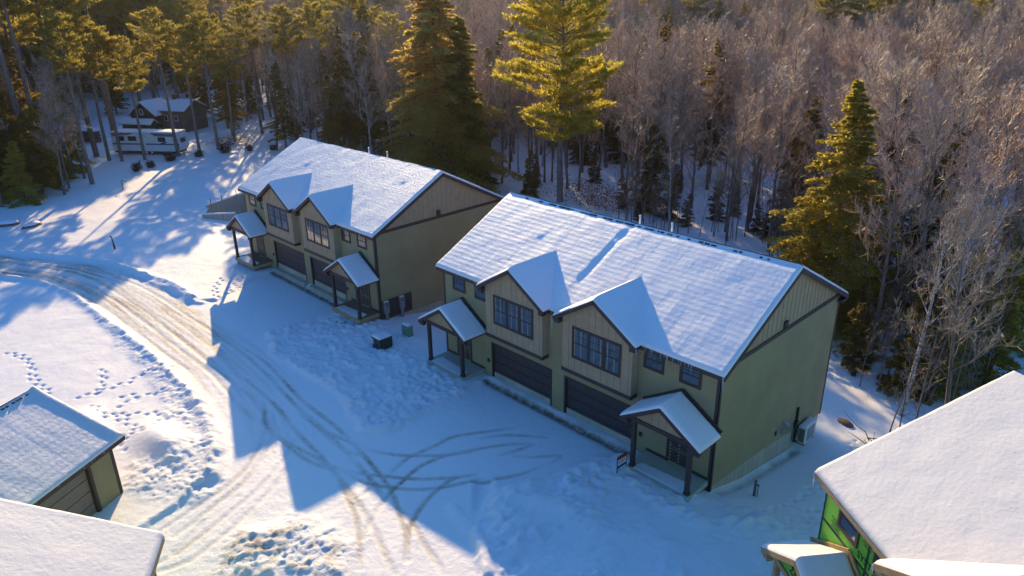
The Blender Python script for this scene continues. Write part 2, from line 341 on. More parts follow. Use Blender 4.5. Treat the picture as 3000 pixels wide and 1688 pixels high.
def axis(lo, a, b, hi, s, g=1.06, mx=9):
    c = list(np.arange(a, b + 1e-6, s)); p = s; q = a; left = []
    while q > lo: p = min(p * g, mx); q -= p; left.append(q)
    p = s; q = c[-1]; right = []
    while q < hi: p = min(p * g, mx); q += p; right.append(q)
    return np.array(left[::-1] + c + right)
def make_ground():
    xs = axis(-800, -42, 24, 500, .095, 1.045); ys = axis(-300, -21, 12, 900, .095, 1.05)
    X, Y = np.meshgrid(xs, ys); sh = X.shape; x = X.ravel(); y = Y.ravel()
    h = base_h(x, y); dirt = np.zeros_like(x); ro = np.full_like(x, .12)
    near = (x > -75) & (x < 40) & (y > -40) & (y < 30)
    xn, yn = x[near], y[near]
    hn = np.zeros_like(xn); dn = np.zeros_like(xn); rn = np.full_like(xn, .06)
    # deep untouched snow with soft swells
    pk, sdp = poly_soft(xn, yn, PACK, .22, .22)
    deep = (1 - pk)
    hn += deep * (.13 + .10 * fbm(xn * .35, yn * .35, 3, 3) + .02 * fbm(xn * 2.2, yn * 2.2, 5, 3))
    # packed and driven snow
    hn += pk * (.035 * fbm(xn * .8, yn * .8, 8, 4) + .02 * fbm(xn * 4, yn * 4, 9, 2))
    rn += pk * .10
    # berms thrown by the plough
    for pl, a, w in ((RU, .24, .34), (RL, .20, .40)):
        d, al = seg_dist(xn, yn, pl); c = .6 + .8 * vnoise(xn * 2.2, yn * 2.2, 12)
        g = np.exp(-(d / w) ** 2); hn += a * g * c; rn += .25 * g
    d, _ = seg_dist(xn, yn, [(-25.6, -8.34), (-22.4, -7.76), (-19.8, -7.8), (-18.8, -7.2)]); hn += .13 * np.exp(-(d / .25) ** 2)
    # rough edge of the packed area by the trampled patch and by the right hand bank
    edge = np.exp(-((sdp + .15) / .22) ** 2) * (xn > -11)
    hn += edge * .07 * (vnoise(xn * 3, yn * 3, 15)); rn += .2 * edge
    # trampled patch: overlapping boot marks
    tp, _ = poly_soft(xn, yn, TRAMP, .3, .2)
    q = vnoise(xn * 3.1 + 7, yn * 4.6, 21); q2 = vnoise(xn * 6.5, yn * 6.5 + 3, 22); q3 = vnoise(xn * 1.6, yn * 1.6, 23)
    hn += tp * ((.22 * q + .2 * np.clip(q2 - .3, 0, 1)) * (.4 + q3) - .12); rn += tp * .5
    deepR = [(11.51, -7.28), (12.14, -5.39), (12.98, -2.83), (13.6, -.5), (19, -.5), (23, 3), (24, -4), (15.71, -9.8), (14.16, -9.6)]
    tr, _ = poly_soft(xn, yn, deepR, .4, .3); q3 = np.clip(vnoise(xn * .9, yn * .9, 27) * 1.8 - .5, 0, 1)
    hn += tr * ((.22 * vnoise(xn * 3.4, yn * 2.7, 28) + .16 * np.clip(q2 - .3, 0, 1)) * (.15 + q3)) + tr * .10 * vnoise(xn * .7, yn * .7, 29); rn += tr * .25
    # kicked up clods along the road
    cp, _ = poly_soft(xn, yn, CLOD, .5, .5)
    c1 = np.clip(vnoise(xn * 3.6, yn * 3.6, 51) - .52, 0, 1) * 2.2; c2 = np.clip(vnoise(xn * 6.1, yn * 6.1, 52) - .5, 0, 1) * 1.6
    c5 = np.clip(vnoise(xn * 1.3, yn * 1.3, 59) * 1.6 - .3, 0, 1); hn += cp * (.07 * c1 * c5 + .10 * c2 * c5 + .06 * np.clip(vnoise(xn * 8.3, yn * 8.3, 58) - .5, 0, 1) * 2 - .02 + .12 * vnoise(xn * .8, yn * .8, 53)); rn += cp * .22; dn += cp * c2 * .10
    mp, _ = poly_soft(xn, yn, MNDB, .7, .5)
    c3 = np.clip(vnoise(xn * 8.3, yn * 5.1, 57) - .45, 0, 1) * 1.8; hn += mp * (.05 * c1 + .08 * c2 + .10 * c3 + .18 * vnoise(xn * 1.1, yn * 1.1, 54)); rn += mp * .6
    dn += mp * .6 * np.clip(vnoise(xn * 2.6, yn * 2.6, 55) - .45, 0, 1) * 2
    # drifted heaps beside the small garage and the bank right of the long duplex
    for cx, cy, sx, sy, a, am in ((-2.6, -15.9, 1.9, .95, .5, .55), (-7.4, -18.2, 1.2, .7, -35, .5), (-5.9, -18.0, .8, .6, 0, .25), (13.6, -6.2, 2.2, .7, 20, .25), (22.6, 9.5, 1.1, 3.5, -25, .7), (-40, -4, 5, 2, 10, .3)):
        ca, sa = math.cos(R(a)), math.sin(R(a)); u = (xn - cx) * ca + (yn - cy) * sa; w = -(xn - cx) * sa + (yn - cy) * ca
        hn += am * np.exp(-(u / sx) ** 2 - (w / sy) ** 2)
    # road surface: sand and streaks that run with the road
    dR, alR = seg_dist(xn, yn, RL); band = pk * sst(0.15, .6, dR) * (1 - sst(4.2, 5.6, dR)) * (xn < 2)
    far = sst(-2, -18, xn)
    st = vnoise(dR * 5.5, alR * .22, 61) * .6 + vnoise(dR * 14, alR * .5, 62) * .4
    dn += band * np.clip(st - .42, 0, 1) * 1.5 * (.3 + .7 * far); dn += band * far * .13
    hn -= band * .025 * np.clip(st - .4, 0, 1)
    # tyre tracks
    for k, pl in TR.items():
        xs_, ys_ = zip(*pl); near2 = (xn > min(xs_) - 1) & (xn < max(xs_) + 1) & (yn > min(ys_) - 1) & (yn < max(ys_) + 1)
        d, al = seg_dist(xn[near2], yn[near2], smooth_line(pl)); g = np.exp(-(d / .125) ** 4)
        tread = .55 + .45 * vnoise(al * 7, d * 9, 71)
        endf = np.clip(np.minimum(al, al.max() - al) / 1.2, .0, 1); fade = (.15 + .95 * vnoise(al * .55 + ord(k[0]), al * 0, 72)) * (.25 + .75 * endf)
        dn[near2] = np.maximum(dn[near2], g * TW[k] * tread * fade * .95); hn[near2] -= g * .022; hn[near2] += .008 * np.exp(-((d - .22) / .07) ** 2)
    # a wide soft rut in the deep snow
    for pl, w, dep in (([(10.63, -6.7), (12.11, -8.04), (13.12, -8.65), (14.34, -9.08), (15.47, -9.48)], .38, .16), ([(10.98, -8.83), (12.3, -9.14), (13.69, -9.57), (14.86, -10.35)], .25, -.10)):
        d, _ = seg_dist(xn, yn, smooth_line(pl)); hn -= dep * np.exp(-(d / w) ** 4); hn += .06 * np.exp(-((d - w - .15) / .14) ** 2) * vnoise(xn * 3, yn * 3, 73) * (dep > 0)
    # trails of footprints
    for pl in FT:
        P = smooth_line(pl, 6); acc = 0; last = P[0]; side = 1
        for p in P[1:]:
            L_ = math.hypot(p[0] - last[0], p[1] - last[1])
            while acc + L_ >= .42 and L_ > 0:
                t = (.42 - acc) / L_; q = (last[0] + (p[0] - last[0]) * t, last[1] + (p[1] - last[1]) * t)
                ux, uy = (p[0] - last[0]) / L_, (p[1] - last[1]) / L_; side = -side
                fx = q[0] - uy * .13 * side + random.uniform(-.07, .07); fy = q[1] + ux * .13 * side + random.uniform(-.07, .07)
                b_ = (np.abs(xn - fx) < .5) & (np.abs(yn - fy) < .5); u = (xn[b_] - fx) * ux + (yn[b_] - fy) * uy; w = -(xn[b_] - fx) * uy + (yn[b_] - fy) * ux
                hn[b_] -= .075 * np.exp(-((u / .17) ** 2 + (w / .10) ** 2) ** 2)
                hn[b_] += .015 * np.exp(-(((u + .27) / .10) ** 2 + (w / .12) ** 2))
                last = q; acc = 0; L_ = math.hypot(p[0] - last[0], p[1] - last[1])
            acc += L_; last = p
    # bare soil along the garage aprons and under eaves
    for x0, x1, yy in ((3.9, 14.2, -.58), (-20.9, -10.8, -.72)):
        g = np.exp(-((yn - yy) / .22) ** 2) * (xn > x0) * (xn < x1); dn += g * (.9 + .6 * vnoise(xn * 2, yn * 2, 81)); hn -= g * .05
    g = np.exp(-((xn - 18.25) / .22) ** 2) * (yn > .2) * (yn < 8.5); dn += g * .8 * vnoise(xn * 2, yn * 1.5, 82); hn -= g * .1
    # open foundation pit left of the far duplex
    pit = [(-44.4, 8.4), (-42.3, 3.25), (-40.5, 2.15), (-38.7, 4.3), (-39.3, 9)]
    m = inside(xn, yn, pit); hn = np.where(m, -1.5, hn)
    # forest litter patches show through on the bank
    f_ = sst(13, 20, yn - (22 - xn) * .6) * (xn > 10); dn += f_ * np.clip(vnoise(xn * 1.7, yn * 1.7, 83) - .62, 0, 1) * 1.6; rn += f_ * .3
    h[near] += hn; dirt[near] = np.clip(dn, 0, 1); ro[near] = np.clip(rn, 0, 1)
    far_ = ~near; ro[far_] = .3
    h[far_] += .13 + .25 * fbm(x[far_] * .12, y[far_] * .12, 91, 3)
    nx, ny = len(xs), len(ys); i = np.arange(nx - 1)[None, :] + nx * np.arange(ny - 1)[:, None]; i = i.ravel()
    F = np.stack([i, i + 1, i + nx + 1, i + nx], 1)
    me = bpy.data.meshes.new('ground'); me.vertices.add(nx * ny); me.vertices.foreach_set('co', np.stack([x, y, h], 1).ravel())
    me.loops.add(F.size); me.loops.foreach_set('vertex_index', F.ravel()); me.polygons.add(len(F)); me.polygons.foreach_set('loop_start', np.arange(0, F.size, 4))
    me.polygons.foreach_set('use_smooth', np.ones(len(F), bool)); me.update(calc_edges=True)
    for n_, a_ in (('dirt', dirt), ('rough', ro)): at = me.attributes.new(n_, 'FLOAT', 'POINT'); at.data.foreach_set('value', a_.astype(np.float32))
    me.materials.append(M['ground']); o = bpy.data.objects.new('snowy_ground', me); COL.objects.link(o)
    tag(o, 'snow covered ground with plowed road and driveways', kind='structure'); return o
make_ground()

# ------------------------------------------------------------------ houses
def snow_quad(mb, P00, P10, P11, P01, th, step=.18, taper=(1, 1, 1, 1), amp=.02, seed=1, dent=None, lip=.0):
    """snow slab over a roof quad; u runs P00->P10, v runs P00->P01; taper flags: u0,u1,v0,v1"""
    P = [np.array(p, float) for p in (P00, P10, P11, P01)]
    lu = np.linalg.norm(P[1] - P[0]); lv = max(np.linalg.norm(P[3] - P[0]), np.linalg.norm(P[2] - P[1]))
    def ax(l):
        n = max(6, int(l / step)); c = list(np.linspace(0, 1, n)); e = [.02 / l, .05 / l, .1 / l, .17 / l]
        c += [q for q in e if q < .45] + [1 - q for q in e if q < .45]; return np.array(sorted(set(round(q, 5) for q in c)))
    U, V = ax(lu), ax(lv); n = np.cross(P[1] - P[0], P[3] - P[0] if np.linalg.norm(P[3] - P[0]) > .01 else P[2] - P[0]); n /= np.linalg.norm(n)
    if n[2] < 0: n = -n
    u, v = np.meshgrid(U, V); pos = ((1 - u) * (1 - v))[..., None] * P[0] + (u * (1 - v))[..., None] * P[1] + (u * v)[..., None] * P[2] + ((1 - u) * v)[..., None] * P[3]
    def ed(d): q = np.clip(d / .17, 0, 1); return np.sqrt(np.clip(1 - (1 - q) ** 2, 0, 1))
    e = np.ones_like(u)
    if taper[0]: e = e * ed(u * lu)
    if taper[1]: e = e * ed((1 - u) * lu)
    if taper[2]: e = e * ed(v * lv)
    if taper[3]: e = e * ed((1 - v) * lv)
    nz = fbm(pos[..., 0] * 1.4 + seed * 3, pos[..., 1] * 1.4 + pos[..., 2], seed, 3) * amp * 2
    edge_n = fbm(pos[..., 0] * 6, pos[..., 1] * 6, seed + 9, 2) * .05
    d = th * e + nz * e + edge_n * (e > .05) * (e < .98)
    if dent is not None: d = d + dent(pos[..., 0], pos[..., 1]) * e
    pos = pos + d[..., None] * n
    if not taper[3]:
        wv = np.clip((v - .8) / .2, 0, 1); pos = pos - (d * wv)[..., None] * np.array([n[0], n[1], 0]); pos[..., 2] += d * wv * (1 / n[2] - n[2])
    nu, nv = len(U), len(V); V_ = pos.reshape(-1, 3)
    mb.add(V_.tolist(), [(j * nu + i, j * nu + i + 1, (j + 1) * nu + i + 1, (j + 1) * nu + i) for j in range(nv - 1) for i in range(nu - 1)])

def lap(mb, o, ud, width, z0, z1, nrm, bottom=None, e=.17):
    """clapboard courses on a wall; bottom(u)->z is a falling lower edge"""
    ud = Vector(ud); nrm = Vector(nrm); o = Vector(o); z = z1
    def P(u, z, out): q = o + ud * u + nrm * out; return (q.x, q.y, z)
    while z > z0 + 1e-3:
        zb = max(z - e, z0)
        ub = ut = 0.
        if bottom is not None:
            ub, ut = bottom(zb), bottom(z)
            if ut >= width: break
            ub = min(ub, width)
        mb.add([P(ub, zb, .03), P(width, zb, .03), P(width, z, .004), P(ut, z, .004)], [(0, 1, 2, 3)])
        mb.add([P(ub, zb, .004), P(width, zb, .004), P(width, zb, .03), P(ub, zb, .03)], [(0, 1, 2, 3)])
        z = zb

def window(par, x0, x1, z0, z1, y, n=1, trim=.1):
    """window in a wall that faces -y; (x0..z1) is the outside of its casing"""
    f = MB(); d = .045
    f.box(x0, y - d, z0, x0 + trim, y, z1); f.box(x1 - trim, y - d, z0, x1, y, z1)
    f.box(x0 + trim, y - d, z0, x1 - trim, y, z0 + trim); f.box(x0 + trim, y - d, z1 - trim, x1 - trim, y, z1)
    w = (x1 - x0 - 2 * trim) / n
    for k in range(1, n): xc = x0 + trim + w * k; f.box(xc - .05, y - .043, z0 + trim, xc + .05, y, z1 - trim)
    o = f.build('window', M['trim'], par)
    g = MB(); m = MB()
    for k in range(n):
        a = x0 + trim + w * k + (.05 if k else 0); b = x0 + trim + w * (k + 1) - (.05 if k < n - 1 else 0)
        g.box(a, y - .016, z0 + trim, b, y - .002, z1 - trim)
        s = .035; yy = y - .03
        m.box(a, yy, z0 + trim, a + s, y - .016, z1 - trim); m.box(b - s, yy, z0 + trim, b, y - .016, z1 - trim)
        m.box(a + s, yy, z0 + trim, b - s, y - .016, z0 + trim + s); m.box(a + s, yy, z1 - trim - s, b - s, y - .016, z1 - trim)
        zm = (z0 + z1) / 2
        m.box(a + s, yy, zm - .025, b - s, y - .016, zm + .025)
        for q in (1 / 3, 2 / 3): xq = a + (b - a) * q; m.box(xq - .01, yy + .004, zm + .025, xq + .01, y - .016, z1 - trim - s)
        zq = (zm + z1 - trim) / 2; m.box(a + s, yy + .006, zq - .01, b - s, y - .016, zq + .01)
    g.build('pane', M['glass'], o); m.build('sash', M['trim'], o)

def gable_face(mb, bt, x0, x1, zb, pk, y, sp=.4):
    """board and batten gable: polygon zb..eave line up to peak (px,pz); eave z at x0/x1 in pk"""
    px, pz, ez = pk
    mb.prism([(x0, y, zb), (x1, y, zb), (x1, y, ez), (px, y, pz), (x0, y, ez)], (0, .12, 0))
    x = x0 + sp
    while x < x1 - .1:
        zt = ez + (pz - ez) * (1 - abs(x - px) / ((x1 - x0) / 2)) - .02
        bt.box(x - .022, y - .022, zb, x + .022, y, zt); x += sp

def icicles(mb, x0, x1, y, z, n, lmin, lmax, seed):
    r = random.Random(seed)
    for k in range(n):
        x = r.uniform(x0, x1); l = lmin + (lmax - lmin) * r.random() ** 2.5; w = .012 + .02 * l
        yy = y + r.uniform(-.02, .03)
        mb.tube([(x, yy, z + .03), (x + r.uniform(-.01, .01), yy, z - l * .5), (x, yy, z - l)], [w, w * .6, .003], 5)

Wd, Dp, PIT = 18.0, 11.4, .517
def duplex(name, label, loc, rz, style, snow, deckmat, side_bottom, fnd_drop, wavy=False):
    root = empty(name, loc, rz, label, 'house')
    fin = style == 'finished'
    wallm = M['siding'] if fin else M['zip']; bat = M['batten'] if fin else M['zip']; fas = M['trim'] if fin else M['raw_wood']
    ZE = 5.76; OV = .30; OG = .28; ZR = ZE + PIT * (Dp / 2 + OV)
    zroof = lambda y: ZE + PIT * (min(y, Dp - y) + OV)
    GX = ((4.08, 8.48), (9.52, 13.92)); GT = 2.17
    # foundation
    f = MB(); f.box(.06, .06, -3.3, Wd - .06, Dp - .06, .4); f.build('foundation', M['concrete'], root)
    # walls
    w = MB(); segs = [(0, 4.08, 0), (4.08, 8.48, GT), (8.48, 9.52, 0), (9.52, 13.92, GT), (13.92, 18, 0)]
    for a, b, z0 in segs: w.box(a, 0, max(z0, .02), b, .2, 5.62)
    w.box(.0, .2, .0, .2, Dp, 5.8)
    if fin:
        w.prism([(Wd - .2, .2, side_bottom[0][1]), *[(Wd - .2, yy, zz) for yy, zz in side_bottom[1:]], (Wd - .2, Dp, 5.8), (Wd - .2, .2, 5.8)], (.195, 0, 0))
        for a, b, z0 in segs: lap(w, (a, 0, 0), (1, 0, 0), b - a, max(z0, .03), 5.6, (0, -1, 0))
        ys_, zs_ = zip(*side_bottom)
        def bot(z): return float(np.interp(-z, [-q for q in zs_], ys_))
        lap(w, (Wd, 0, 0), (0, 1, 0), Dp, zs_[-1], 5.8, (1, 0, 0), bot)
    else:
        w.box(Wd - .2, .2, 0, Wd - .003, Dp, 5.8)
    w.box(.2, Dp - .2, -2.2, Wd - .2, Dp, 5.7)
    w.build('wall', wallm, root)
    # side gables
    for X, sgn in ((Wd, 1), (0, -1)):
        g = MB(); b_ = MB(); zt = lambda y: zroof(y) - .16
        g.prism([(X, 0, 5.8), (X, Dp, 5.8), (X, Dp, zt(Dp)), (X, Dp / 2, zt(Dp / 2)), (X, 0, zt(0))], (-.18 * sgn, 0, 0))
        if fin:
            y = .4
            while y < Dp - .2:
                if zt(y) > 6.0: g.box(X, y - .022, 5.8, X + .022 * sgn, y + .022, zt(y) - .01)
                y += .41
        g.build('gable_wall', bat, root)
        if fin:
            b_.box(X, .0, 5.72, X + .05 * sgn, Dp, 5.92); b_.build('band_board', M['trim'], root)
            if sgn > 0:
                v = MB(); v.box(X + .002, 5.2, 5.95, X + .1, 5.48, 6.3); v.box(X + .1, 5.24, 6.0, X + .13, 5.44, 6.06); v.build('gable_vent', M['trim'], root)
    # corner boards
    if fin:
        for x0, x1, zb in ((-.025, .14, .05), (Wd - .14, Wd + .03, -.25)):
            c = MB(); c.box(x0, -.03, zb, x1, -.001, 5.7)
            if x1 > 5: c.box(Wd + .0015, -.03, zb, Wd + .03, .14, 5.8)
            c.build('corner_board', M['trim'], root)
        c = MB(); c.box(Wd + .001, Dp - .14, side_bottom[-1][1], Wd + .03, Dp + .03, 5.72); c.build('corner_board', M['trim'], root)
    else:
        c = MB()
        for z in (1.7, 4.14): c.box(0, -.006, z, Wd, -.002, z + .09)
        for x in (.02, 2.44, 15.5, 17.9): c.box(x - .045, -.009, .1, x + .045, -.006, 5.6)
        c.build('seam_tape', M['tape'], root)
    # roof deck
    r = MB(); T = .16
    a = (-OV, ZE); k = (Dp / 2, ZR); e = (Dp + OV, ZE)
    r.prism([(-OG, a[0], a[1]), (-OG, k[0], k[1]), (-OG, e[0], e[1]), (-OG, e[0], e[1] - T), (-OG, k[0], k[1] - T), (-OG, a[0], a[1] - T)], (Wd + 2 * OG, 0, 0))
    roof = r.build('roof', fas, root)
    b = MB()   # rake and eave boards
    for X in (-OG - .02, Wd + OG + .02):
        b.bar((X, -OV, ZE - .13), (X, Dp / 2, ZR - .13), .04, .2); b.bar((X, Dp / 2, ZR - .13), (X, Dp + OV, ZE - .13), .04, .2)
    b.box(-OG - .04, -OV - .035, ZE - .21, Wd + OG + .04, -OV - .001, ZE - .02)
    b.box(-OG, Dp + OV - .6, ZE - .32, -OG + .3, Dp + OV, ZE - .17); b.box(Wd + OG - .3, Dp + OV - .6, ZE - .32, Wd + OG, Dp + OV, ZE - .17)
    b.build('fascia', fas, roof)
    s = MB(); s.box(-OG + .02, -OV + .01, ZE - .19, Wd + OG - .02, .0, ZE - .165); s.build('soffit', fas, roof)
    if wavy:
        rv = MB(); x = 1.2
        rr = random.Random(5)
        while x < Wd - 1:
            l = rr.uniform(.08, .3); rv.box(x, Dp / 2 - .17, ZR - .07, x + l, Dp / 2 - .03, ZR + .045 + rr.uniform(-.01, .01)); x += l + rr.choice([.03, .06, .1, .25, .5, .9])
        rv.build('ridge_vent', M['shingle'], roof)
    # snow on the main roof
    TH = .13 if fin else .19
    def dent(x, y):
        d = -.06 * np.exp(-((Dp / 2 - .1 - y) / .16) ** 2) * (wavy)
        if wavy: d = d - .05 * np.exp(-((x - 9.0 - (y - 3) * .05) / .11) ** 2) * np.clip((y - .8) / 1, 0, 1)
        return d
    sn = MB()
    snow_quad(sn, (-OG - .03, -OV - .04, ZE), (Wd + OG + .03, -OV - .04, ZE), (Wd + OG + .03, Dp / 2, ZR), (-OG - .03, Dp / 2, ZR), TH, .2, (1, 1, 1, 0), .02, 3, dent)
    snow_quad(sn, (-OG - .03, Dp + OV + .04, ZE), (Wd + OG + .03, Dp + OV + .04, ZE), (Wd + OG + .03, Dp / 2, ZR), (-OG - .03, Dp / 2, ZR), TH, .3, (1, 1, 1, 0), .02, 4)
    # two bays with their own gabled roofs
    BX, BW, BP = 6.22, 2.1, .49; DW, DP, DZ, DE = 2.43, .8, 7.37, 5.83
    for cx, first in ((BX, True), (Wd - BX, False)):
        bay = MB(); bt = MB(); x0, x1 = cx - BW, cx + BW; sl = (DZ - DE) / DW
        ez = DE + (DW - BW) * sl - .18; pz = DZ - .2
        gable_face(bay, bay, x0, x1, 2.93, (cx, pz, ez), -BP)
        bay.box(x0, -BP + .12, 2.93, x0 + .1, -.03, ez); bay.box(x1 - .1, -BP + .12, 2.93, x1, -.03, ez)
        bay.box(x0 + .1, -BP + .12, 2.93, x1 - .1, -.03, 3.0)
        bay.build('bay', bat, root)
        t = MB(); t.box(x0 - .03, -BP - .03, 2.9, x1 + .03, -BP - .001, 3.09); t.box(x1 + .001, -BP - .03 + .03, 2.9, x1 + .03, -.03, 3.09); t.box(x0 - .03, -BP, 2.9, x0 - .001, -.03, 3.09)
        t.build('bay_skirt_board', fas if fin else M['tape'], root)
        if fin: window(root, cx - 1.46, cx + 1.5, 3.83, 5.52, -BP, 3)
        yb = lambda z: (z - ZE) / PIT - OV
        yj = yb(DZ); yv = yb(DE) + .0
        dr = MB()
        for sg in (-1, 1):
            A = (cx + sg * DW, -DP, DE); B = (cx, -DP, DZ); C_ = (cx, yj, DZ); D_ = (cx + sg * DW, max(yv, -.2), DE)
            P = [A, B, C_, D_]; dr.prism(P, (0, 0, -.14))
            q = 1 if sg < 0 else 0
            snow_quad(sn, (cx + sg * (DW + .03), -DP - .03, DE - .02), (cx + sg * (DW + .03), yv + .55, DE - .02), (cx, yj + .35, DZ), (cx, -DP - .03, DZ), .12, .16, (1, 0, 1, 0), .012, 7)
        d_ = dr.build('bay_roof', fas, root)
        for sg in (-1, 1):
            t = MB(); t.bar((cx + sg * (DW + .02), -DP - .02, DE - .12), (cx, -DP - .02, DZ - .12), .04, .2)
            t.build('fascia', fas, d_); t = MB(); t.box(cx + sg * (DW - .05), -DP, DE - .30, cx + sg * (BW), -BP - .02 + .02, DE - .08); t.build('eave_return', fas, d_)
    # small upper windows
    for x0, x1 in ((.86, 1.94), (2.74, 3.82)):
        window(root, x0, x1, 4.58, 5.58, -.024); window(root, Wd - x1, Wd - x0, 4.58, 5.58, -.024)
    # garage doors
    for x0, x1 in GX:
        g = MB(); n = 4
        for k in range(n): g.box(x0 + .02, .11 + .0, .03 + k * (GT - .03) / n + .012, x1 - .02, .16, .03 + (k + 1) * (GT - .03) / n - .012)
        g.box(x0 + .02, .15, .03, x1 - .02, .19, GT)
        for k in range(n):
            for j in range(8):
                xa = x0 + .02 + (x1 - x0 - .04) * j / 8 + .06; xb = x0 + .02 + (x1 - x0 - .04) * (j + 1) / 8 - .06
                zz = .03 + k * (GT - .03) / n; g.box(xa, .098, zz + .07, xb, .11, zz + (GT - .03) / n - .07)
        g.build('garage_door', M['door'], root)
        t = MB(); t.box(x0 - .1, -.04, .03, x0, -.001, GT + .12); t.box(x1, -.04, .03, x1 + .1, -.001, GT + .12); t.box(x0, -.04, GT, x1, -.001, GT + .12)
        t.box(x0, -.001, .03, x0 + .018, .19, GT); t.box(x1 - .018, -.001, .03, x1, .19, GT); t.box(x0 + .02, .0, GT - .018, x1 - .02, .19, GT)
        t.build('garage_door_casing', M['trim'] if fin else M['raw_wood'], root)
        t = MB(); t.box(x0 - .1, -.36, -.35, x1 + .1, .2, .02); t.build('apron', M['concrete'], root)
    # entrances
    for mx in (0, 1):
        X = (lambda v: v) if mx == 0 else (lambda v: Wd - v)
        def bx(m, a, y0, z0, b, y1, z1): m.box(X(a), y0, z0, X(b), y1, z1)
        DK = .32
        m = MB(); bx(m, .12, -1.6, DK - .04, 3.28, -.04, DK)
        m.build('porch_deck', deckmat, root)
        m = MB(); bx(m, .12, -1.64, DK - .24, 3.28, -1.6, DK + .005); bx(m, .08, -1.64, DK - .24, .12, -.04, DK + .005); bx(m, 3.28, -1.64, DK - .24, 3.32, -.04, DK + .005)
        m.build('deck_rim', M['raw_wood'] if deckmat is M['deck_wood'] else deckmat, root)
        for px in (.25, 3.12):
            m = MB(); bx(m, px - .09, -1.52, -.5, px + .09, -1.34, DK - .05); m.build('deck_footing', M['greypost'], root)
            m = MB(); bx(m, px - .09, -1.55, DK + .001, px + .09, -1.37, 2.72); bx(m, px - .115, -1.575, DK + .001, px + .115, -1.345, DK + .12)
            m.build('porch_post', M['trim'] if fin else M['raw_wood'], root)
        m = MB(); bx(m, .05, -1.56, 2.72, 3.33, -1.36, 2.92)
        for px in (.16, 3.22): bx(m, px - .09, -1.36, 2.72, px + .09, -.03, 2.92)
        m.build('porch_beam', fas, root)
        g = MB(); cx = X(1.69); gable_face(g, g, cx - 1.62, cx + 1.62, 2.9, (cx, 3.98, 2.98), -1.50, .36)
        g.build('porch_gable', bat, root)
        PW, PP, PZ, PE = 2.0, 1.75, 4.10, 2.84
        pr = MB()
        for sg in (-1, 1):
            pr.prism([(cx + sg * PW, -PP, PE), (cx, -PP, PZ), (cx, -.03, PZ), (cx + sg * PW, -.03, PE)], (0, 0, -.12))
        o = pr.build('porch_roof', fas, root)
        for sg in (-1, 1):
            pf = MB()
            pf.bar((cx + sg * (PW + .02), -PP - .02, PE - .1), (cx, -PP - .02, PZ - .1), .04, .19)
            pf.build('fascia', fas, o)
            pf = MB(); pf.bar((cx + sg * (PW - .0), -.06, PE + .16), (cx, -.06, PZ + .16), .06, .16); pf.build('wall_flashing', fas, o)
            pf = MB(); pf.box(cx + sg * (PW - .02), -PP, PE - .26, cx + sg * 1.62, -1.53, PE - .05); pf.build('eave_return', fas, o)
        ps = MB()
        for sg in (-1, 1):
            snow_quad(ps, (cx + sg * (PW + .04), -PP - .04, PE - .015), (cx + sg * (PW + .04), -.12, PE - .015), (cx, -.12, PZ), (cx, -PP - .04, PZ), .14, .14, (1, 1, 1, 0), .012, 11 + mx)
        ps.build('porch_snow', snow, o, True)
        # door with frame, panels and handle
        d = MB(); bx(d, 1.12, -.02, DK, 2.18, .0 - .003, 2.42); dd = d.build('front_door', M['door'], root)
        d = MB()
        for a, b, c, e_ in ((1.25, 1.6, .45, 1.05), (1.7, 2.05, .45, 1.05), (1.25, 1.6, 1.2, 2.25), (1.7, 2.05, 1.2, 2.25)): bx(d, a, -.032, c, b, -.02, e_)
        d.build('door_panel', M['door'], dd)
        d = MB(); bx(d, 2.08, -.09, 1.3, 2.12, -.02, 1.42); d.build('handle', M['meter'], dd)
        d = MB(); bx(d, 1.0, -.05, DK, 1.12, -.002, 2.5); bx(d, 2.18, -.05, DK, 2.3, -.002, 2.5); bx(d, 1.12, -.05, 2.42, 2.18, -.002, 2.54); d.build('door_frame', M['trim'], dd)
        d = MB(); bx(d, .14, -.045, DK + .002, 1.0, -.02, DK + .14); d.build('kick_board', M['trim'], root)
        d = MB(); bx(d, 2.3, -.045, DK + .002, 3.4, -.02, DK + .14); d.build('kick_board', M['trim'], root)
        if fin:
            d = MB(); bx(d, 3.68, -.1, .95, 3.82, -.022, 1.15); d.build('wall_outlet', M['trim'], root)
            # wind blown snow lying on the deck
            nn = MB(); snow_quad(nn, (X(.18), -1.58, DK + .001), (X(3.2), -1.58, DK + .001), (X(2.9), -.95, DK + .001), (X(.5), -.75, DK + .001), .03, .12, (1, 1, 1, 1), .03, 15 + mx); nn.build('deck_snow', M['snowA'], root, True)
    # plumbing vents through the ridge
    for vx in (9.1, 11.1) if not name.startswith('far') else (9.0, 11.35):
        v = MB(); v.tube([(vx, Dp / 2 + .5, ZR - .4), (vx, Dp / 2 + .5, ZR + .42)], [.05, .05], 10); v.build('vent_pipe', M['pvc'], root, True)
    ic = MB()
    if wavy:
        icicles(ic, 8.65, 9.35, -.32, ZE - .02, 16, .1, .6, 1); icicles(ic, 14.2, 16.9, -.35, ZE - .02, 34, .06, .38, 2)
        icicles(ic, Wd + .22, Wd + .3, -.33, ZE - .05, 7, .3, 1.0, 3); icicles(ic, .6, 3.4, -.35, ZE - .02, 20, .05, .2, 4); icicles(ic, 9.3, 9.4, -.85, DE - .1, 2, .6, 1.0, 8)
        icicles(ic, 3.74, 3.82, -.83, DE - .1, 2, .3, .6, 9); icicles(ic, 14.2, 14.3, -.8, DE - .1, 3, .2, .5, 10); icicles(ic, -.3, -.25, -.34, ZE - .02, 2, .2, .35, 12)
    elif fin: icicles(ic, 14.2, 17.9, -.35, ZE - .02, 16, .05, .2, 5)
